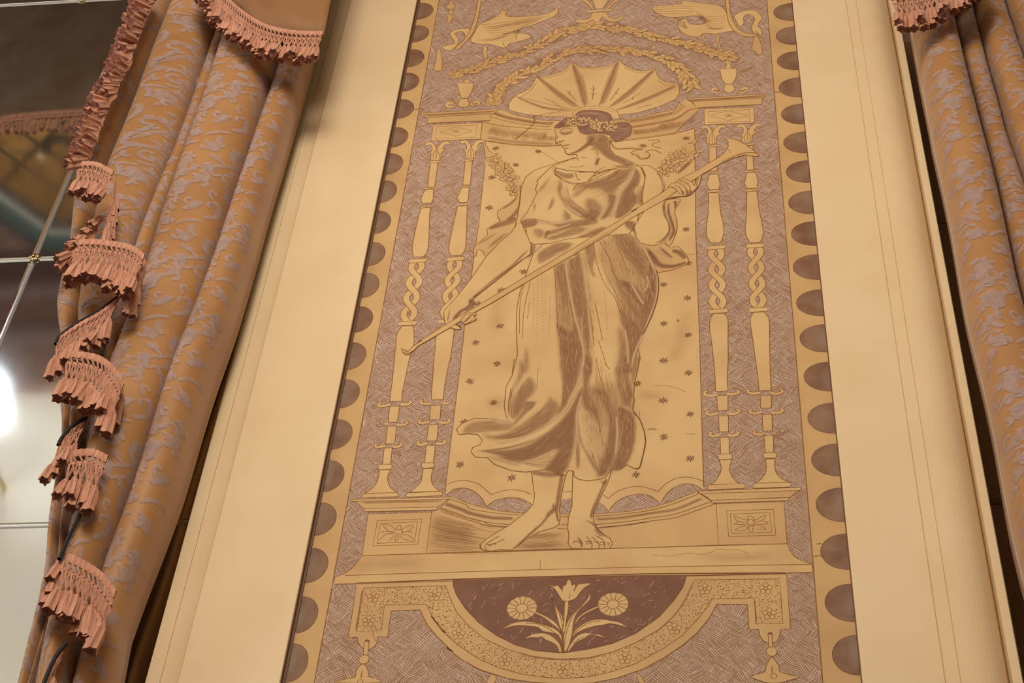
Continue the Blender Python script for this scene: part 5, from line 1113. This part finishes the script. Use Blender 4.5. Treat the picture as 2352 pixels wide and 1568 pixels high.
side_drop('side_valance', '475,-70 500,-28 530,4 562,31 600,55 640,69 690,76 744,77', '520,-330 560,-330 600,-330 640,-330 690,-330 740,-330 790,-330 845,-330', 'plain tan valance drop with tassel fringe above the left damask curtain', -.182, .98, 'valance drops beside the mural')
right_c = empty('curtain', at(2400, 1560, -.08), 'ochre damask curtain without side tassels, right of the mural', 'curtain')
VR = [pxy('2040,-140 2074,0 2085,66 2133,300 2144,372 2220,752 2252,900 2285,1068 2324,1252 2364,1435 2398,1568 2443,1740'),
      pxy('2120,-140 2158,0 2170,40 2234,300 2251,372 2345,752 2440,1100 2560,1568 2610,1740'),
      pxy('2165,-140 2210,0 2221,31 2292,300 2307,372 2352,496 2440,800 2700,1568 2760,1740'),
      pxy('2235,-140 2288,0 2352,213 2500,700 2800,1568 2860,1740'), pxy('2370,-140 2420,0 2520,300 2700,800 3000,1568 3060,1740')]
CR = Curtain(VR, -.035, [.100, .08, .09, .09], [.25, .2, .2, .1])
o = link('drape', CR.mesh('drape'), None, (SATIN,)); attach(o, right_c); sheen(o); brocade(CR, right_c, 'woven_pattern')
side_drop('side_valance', '2046,-4 2080,-5 2120,-12 2160,-27 2200,-50 2240,-86', '2000,-330 2050,-330 2100,-330 2150,-330 2200,-330 2250,-330', 'plain tan valance drop with tassel fringe above the right damask curtain', -.182, .98, 'valance drops beside the mural')

# ---------------------------------------------------------------- mirrors
MIR = bpy.data.materials.new('mirror_glass'); MIR.use_nodes = True
_b = MIR.node_tree.nodes['Principled BSDF']; _b.inputs['Metallic'].default_value = 1; _b.inputs['Roughness'].default_value = .025; _b.inputs['Base Color'].default_value = (.86, .88, .88, 1)
_n1 = MIR.node_tree.nodes.new('ShaderNodeTexNoise'); _n1.inputs['Scale'].default_value = 2.2; _n1.inputs['Detail'].default_value = 6
_tc = MIR.node_tree.nodes.new('ShaderNodeTexCoord'); MIR.node_tree.links.new(_tc.outputs['Object'], _n1.inputs['Vector'])
_mr = MIR.node_tree.nodes.new('ShaderNodeMapRange'); _mr.inputs[1].default_value = .4; _mr.inputs[2].default_value = .75; _mr.inputs[3].default_value = .03; _mr.inputs[4].default_value = .075
MIR.node_tree.links.new(_n1.outputs['Fac'], _mr.inputs[0]); MIR.node_tree.links.new(_mr.outputs[0], _b.inputs['Roughness'])
BRASS = mat('polished_brass', (.62, .46, .22), .22, .5, 1.0)
def bevel_pane(root, x0, x1, z0, z1, bev=.012):
    bm = bmesh.new(); y = MIRROR_Y
    o_ = [bm.verts.new(p) for p in ((x0, y + .004, z0), (x1, y + .004, z0), (x1, y + .004, z1), (x0, y + .004, z1))]
    i_ = [bm.verts.new(p) for p in ((x0 + bev, y, z0 + bev), (x1 - bev, y, z0 + bev), (x1 - bev, y, z1 - bev), (x0 + bev, y, z1 - bev))]
    k_ = [bm.verts.new((v.co.x, y + .008, v.co.z)) for v in o_]
    bm.faces.new(i_)
    for a in range(4):
        b = (a + 1) % 4; bm.faces.new((o_[a], o_[b], i_[b], i_[a])); bm.faces.new((k_[a], k_[b], o_[b], o_[a]))
    bm.faces.new(k_[::-1]); bmesh.ops.recalc_face_normals(bm, faces=bm.faces[:])
    me = bpy.data.meshes.new('mirror_pane'); bm.to_mesh(me); bm.free(); attach(link('mirror_pane', me, None, (MIR,)), root)
ZJ1, ZJ2, ZJ3 = at(78, 595, MIRROR_Y).z, at(80, 1206, MIRROR_Y).z, at(188, 3, MIRROR_Y).z
XJ = at(78, 593, MIRROR_Y).x
mir_l = empty('mirror', (XJ, MIRROR_Y, ZJ2), 'large mirror with brass rosettes beside the left curtain', 'mirror')
zl = [1.3, ZJ2 - (ZJ1 - ZJ2), ZJ2, ZJ1, at(0, 13, MIRROR_Y).z, 7.1]
xl = [XJ - 1.9, XJ - .95, XJ, XST_L - .001]
for xa, xb in zip(xl, xl[1:]):
    for za, zb in zip(zl, zl[1:]):
        bevel_pane(mir_l, xa + .0006, xb - .0006, za + .0006, zb - .0006, .006)
mir_r = empty('mirror', (XST_R + .4, MIRROR_Y, ZJ2), 'narrow glimpse of mirror beside the right cream moulding', 'mirror')
for za, zb in zip(zl, zl[1:]):
    bevel_pane(mir_r, XST_R + .001, XST_R + .95, za + .0006, zb - .0006, .006)
GLINT = mat('bevel_glint', (.9, .93, .95), .18, .6, .85)  # pale strips added over the joints, imitating light caught by the bevels
for lo, hi in [((xl[1] - .1, MIRROR_Y - .0012, z_ - .0016), (xl[-1], MIRROR_Y + .006, z_ + .0016)) for z_ in zl[2:5]] + [((x_ - .0018, MIRROR_Y - .0014, zl[1]), (x_ + .0018, MIRROR_Y + .006, ZJ1)) for x_ in xl[1:3]] + [((x_ - .0005, MIRROR_Y - .0014, ZJ1), (x_ + .0005, MIRROR_Y + .006, zl[-1])) for x_ in xl[1:3]]:  # upper uprights thinner, so their imitated glint is fainter
    bm = bmesh.new(); box_bm(bm, lo, hi); bmesh.ops.bevel(bm, geom=bm.edges[:], offset=.0002, segments=1, affect='EDGES'); me = bpy.data.meshes.new('joint_glint'); bm.to_mesh(me); bm.free(); attach(link('joint_glint', me, None, (GLINT,)), mir_l)
def rosette(p, r, label):
    root = empty('rosette', p, label, 'rosette', 'brass rosettes fixing the mirror')
    bm = bmesh.new()
    for k in range(5):
        a = k * 2 * math.pi / 5 + .5
        bmesh.ops.create_uvsphere(bm, u_segments=10, v_segments=7, radius=r * .48, matrix=Matrix.Translation((p[0] + r * .55 * math.cos(a), p[1] - r * .25, p[2] + r * .55 * math.sin(a))) @ Matrix.Diagonal((1, .55, 1, 1)))
    me = bpy.data.meshes.new('petals'); bm.to_mesh(me); bm.free()
    for f in me.polygons: f.use_smooth = True
    attach(link('petals', me, None, (BRASS,)), root)
    bm = bmesh.new(); bmesh.ops.create_uvsphere(bm, u_segments=10, v_segments=7, radius=r * .36, matrix=Matrix.Translation((p[0], p[1] - r * .5, p[2])))
    me = bpy.data.meshes.new('boss'); bm.to_mesh(me); bm.free()
    for f in me.polygons: f.use_smooth = True
    attach(link('boss', me, None, (BRASS,)), root)
rosette(at(79, 593, MIRROR_Y), .011, 'small brass rosette where four mirror panes meet')
rosette(at(188, 0, MIRROR_Y), .010, 'small brass rosette at the top of the mirror near the fringe')

# ---------------------------------------------------------------- the side of the room that the mirror shows
WALLC = mat('cream_wall', srgb(240, 224, 190), .6, .3, noise=(3.0, srgb(236, 216, 178), .3, .7, 4))
CORN = mat('brown_cornice', srgb(150, 112, 84), .55, .3, noise=(18.0, srgb(120, 86, 66), .3, .7, 6))
CORN2 = mat('dark_cornice', srgb(110, 84, 72), .55, .3, noise=(24.0, srgb(132, 104, 88), .4, .7, 6))
GREEN = mat('green_ceiling_band', srgb(78, 92, 78), .6)
GOLD = mat('gilded_ceiling', srgb(176, 126, 62), .4, .5, .25, noise=(16.0, srgb(120, 84, 44), .35, .7, 6))
GOLD_D = mat('dark_gilt', srgb(72, 56, 44), .5)
def mir(x, y, axis, val): return at_mirror(x, y, MIRROR_Y, axis, val)
Zc = mir(60, 900, 'y', ROOM_L).z; Hc = mir(60, 592, 'y', ROOM_L).z
def sbox(name, lo, hi, m, parent=None):
    bm = bmesh.new(); box_bm(bm, lo, hi); me = bpy.data.meshes.new(name); bm.to_mesh(me); bm.free()
    o = link(name, me, None, (m,)); o['kind'] = 'structure'
    return o
X0, X1 = -7.5, 4.0
sbox('wall_opposite', (X0, ROOM_L - .2, 0), (X1, ROOM_L, Hc + .1), WALLC)
sbox('ceiling', (X0, ROOM_L - .2, Hc), (X1, .14, Hc + .2), CORN)
sbox('wall_upper', (X0, .16, 7.2), (X1, .30, Hc), WALLC)
sbox('floor', (X0, ROOM_L - .2, -.1), (X1, .14, 0), mat('red_carpet', srgb(120, 70, 50), .9, noise=(40, srgb(100, 60, 44), .4, .6, 4)))
# stepped cornice of the opposite wall
def step(n, ya, yb, dep, m):
    za, zb = mir(60, ya, 'y', ROOM_L).z, mir(60, yb, 'y', ROOM_L).z
    prof = [(ROOM_L - .01, za), (ROOM_L + dep * .6, za), (ROOM_L + dep, za + (zb - za) * .35), (ROOM_L + dep, zb), (ROOM_L - .01, zb)]
    bm = bmesh.new(); a = [bm.verts.new((X0, y, z)) for y, z in prof]; b = [bm.verts.new((X1, y, z)) for y, z in prof]
    for i in range(5): bm.faces.new((a[i], a[(i + 1) % 5], b[(i + 1) % 5], b[i]))
    bm.faces.new(a); bm.faces.new(b); bmesh.ops.recalc_face_normals(bm, faces=bm.faces[:])
    me = bpy.data.meshes.new(n); bm.to_mesh(me); bm.free(); o = link(n, me, None, (m,)); o['kind'] = 'structure'
step('trim_3', 905, 885, .04, CORN); step('trim_4', 885, 800, .02, CORN); step('trim_5', 800, 765, .06, CORN2); step('trim_6', 765, 700, .035, CORN); step('trim_7', 700, 670, .08, CORN2); step('trim_8', 670, 592, .05, CORN2)
# octagonal gilded coffer in the ceiling: points come from the corner that shows in the mirror
c0 = mir(0, 450, 'z', Hc); c1 = mir(121, 521, 'z', Hc); c2 = mir(200, 523, 'z', Hc)
coffer = empty('ceiling_coffer', (c1.x, c1.y, Hc), 'gilded octagonal ceiling coffer with green border reflected in the mirror', 'ceiling coffer')
d1 = (c0 - c1).normalized(); d2 = (c2 - c1).normalized(); sd = .62
cx_ = [c1]; ang0 = math.atan2(d1.y, d1.x)
pts8 = [c1]; dirv = Vector((d2.x, d2.y, 0)); p = c1.copy()
turn = math.atan2(-d1.cross(d2).z, -(d1.dot(d2)))
for k in range(7):
    p = p + dirv * sd; pts8.append(p.copy()); dirv = Matrix.Rotation(math.pi / 4, 3, 'Z') @ dirv
ctr = sum(pts8, Vector()) / 8
def ring8(name, r0, r1, z0, z1, m):
    bm = bmesh.new(); A_ = []; B_ = []
    for q in pts8:
        dv = (q - ctr); A_.append(bm.verts.new((ctr.x + dv.x * r0, ctr.y + dv.y * r0, z0))); B_.append(bm.verts.new((ctr.x + dv.x * r1, ctr.y + dv.y * r1, z1)))
    for k in range(8): bm.faces.new((A_[k], A_[(k + 1) % 8], B_[(k + 1) % 8], B_[k]))
    r = bmesh.ops.extrude_face_region(bm, geom=bm.faces[:]); 
    for v in [e for e in r['geom'] if isinstance(e, bmesh.types.BMVert)]: v.co.z -= .012
    bmesh.ops.recalc_face_normals(bm, faces=bm.faces[:])
    me = bpy.data.meshes.new(name); bm.to_mesh(me); bm.free(); attach(link(name, me, None, (m,)), coffer)
z = Hc - .001
ring8('green_border', 1.03, 1.17, z, z, GREEN); ring8('cream_fillet', 1.0, 1.03, z - .008, z - .008, WALLC); ring8('dark_moulding', .93, 1.0, z - .004, z - .012, GOLD_D)
ring8('gilded_slope', .70, .93, z - .004, z - .002, GOLD); ring8('gilded_field', .02, .70, z - .002, z - .004, GOLD)
ring8('outer_moulding', 1.17, 1.24, z - .02, z - .01, CORN2)
for k in range(8):
    for f in (0, .5):
        q = pts8[k].lerp(pts8[(k + 1) % 8], f); bm = bmesh.new()
        tube(bm, [Vector((ctr.x + (q.x - ctr.x) * t, ctr.y + (q.y - ctr.y) * t, z - .012)) for t in (.06, .5, .92)], .010, 6)
        me = bpy.data.meshes.new('gilded_rib'); bm.to_mesh(me); bm.free(); attach(link('gilded_rib', me, None, (GOLD_D,)), coffer)
for r in (.28, .52, .72):
    bm = bmesh.new(); tube(bm, [Vector((ctr.x + (pts8[k % 8].x - ctr.x) * r, ctr.y + (pts8[k % 8].y - ctr.y) * r, z - .012)) for k in range(9)], .010, 6)
    me = bpy.data.meshes.new('gilded_ring'); bm.to_mesh(me); bm.free(); attach(link('gilded_ring', me, None, (GOLD_D,)), coffer)
b0 = mir(95, 357, 'z', Hc - .03); bm = bmesh.new(); bmesh.ops.create_uvsphere(bm, u_segments=16, v_segments=10, radius=.022, matrix=Matrix.Translation(b0)); me = bpy.data.meshes.new('frosted_bulb'); bm.to_mesh(me); bm.free()
for f in me.polygons: f.use_smooth = True
attach(link('frosted_bulb', me, None, (mat('frosted_glass', srgb(220, 180, 130), .3),)), coffer)
b0 = mir(142, 345, 'z', Hc - .02); bm = bmesh.new(); tube(bm, [b0 + Vector((.07 * math.cos(a * .35), .06 * math.sin(a * .35), 0)) for a in range(1, 10)], .02, 8); me = bpy.data.meshes.new('dark_bracket'); bm.to_mesh(me); bm.free(); attach(link('dark_bracket', me, None, (GOLD_D,)), coffer)

lp = mir(-14, 938, 'y', ROOM_L + .30)
lampo = empty('wall_lamp', lp, 'white globe lamp on the opposite wall glaring in the mirror edge', 'lamp')
def emit(name, color, k):
    m = bpy.data.materials.new(name); m.use_nodes = True; b = m.node_tree.nodes['Principled BSDF']; b.inputs['Emission Color'].default_value = (*color, 1); b.inputs['Emission Strength'].default_value = k
    return m
bm = bmesh.new(); bmesh.ops.create_uvsphere(bm, u_segments=20, v_segments=14, radius=.06, matrix=Matrix.Translation(lp)); me = bpy.data.meshes.new('globe'); bm.to_mesh(me); bm.free()
for f in me.polygons: f.use_smooth = True
attach(link('globe', me, None, (emit('lit_globe', (.88, .94, 1.0), 16),)), lampo)
lamp('wall_lamp_light', lp + Vector((0, .10, 0)), 9, (.84, .92, 1.0), .05)
bm = bmesh.new(); tube(bm, [lp + Vector((0, -.31, -.16)), lp + Vector((0, -.06, -.16)), lp + Vector((0, 0, -.14)), lp + Vector((0, 0, -.075))], .014, 8); me = bpy.data.meshes.new('bracket'); bm.to_mesh(me); bm.free(); attach(link('bracket', me, None, (BRASS,)), lampo)

# swag of the same window, seen from behind in the mirror above the cornice
SWY = MIRROR_Y - .35
swag = empty('swag', (-1.9, SWY, 5.2), 'damask swag with fringed hem hanging before the mirror, seen as a reflection', 'valance')
def sw(p): q = at(p[0], p[1], MIRROR_Y + .35); return Vector((q.x, SWY, q.z))
hem = [sw(p) for p in ((-420, 300), (-200, 292), (-60, 282), (60, 268), (130, 262), (220, 258), (330, 262), (430, 280))]
hc = catmull([tuple(h) for h in hem], 6); vs, fs = [], []; n = 14; m_ = len(hc)
for i in range(n + 1):
    for j in range(m_):
        f = i / n; a = Vector(hc[j]); vs.append(Vector((a.x, a.y + .02 * math.sin(f * 9 + j * .2), a.z + f * 1.1)))
for i in range(n):
    for j in range(m_ - 1): a = i * m_ + j; fs.append((a, a + 1, a + m_ + 1, a + m_))
me = bpy.data.meshes.new('swag_cloth'); me.from_pydata(vs, [], fs)
for f in me.polygons: f.use_smooth = True
SWAGC = cloth_mat('swag_damask', srgb(120, 86, 52), srgb(140, 110, 84), .6)
o = link('swag_cloth', me, None, (SWAGC,)); attach(o, swag); sheen(o, .003)
fringe(swag, [h + Vector((0, .004, .01)) for h in hem], .8, .02)
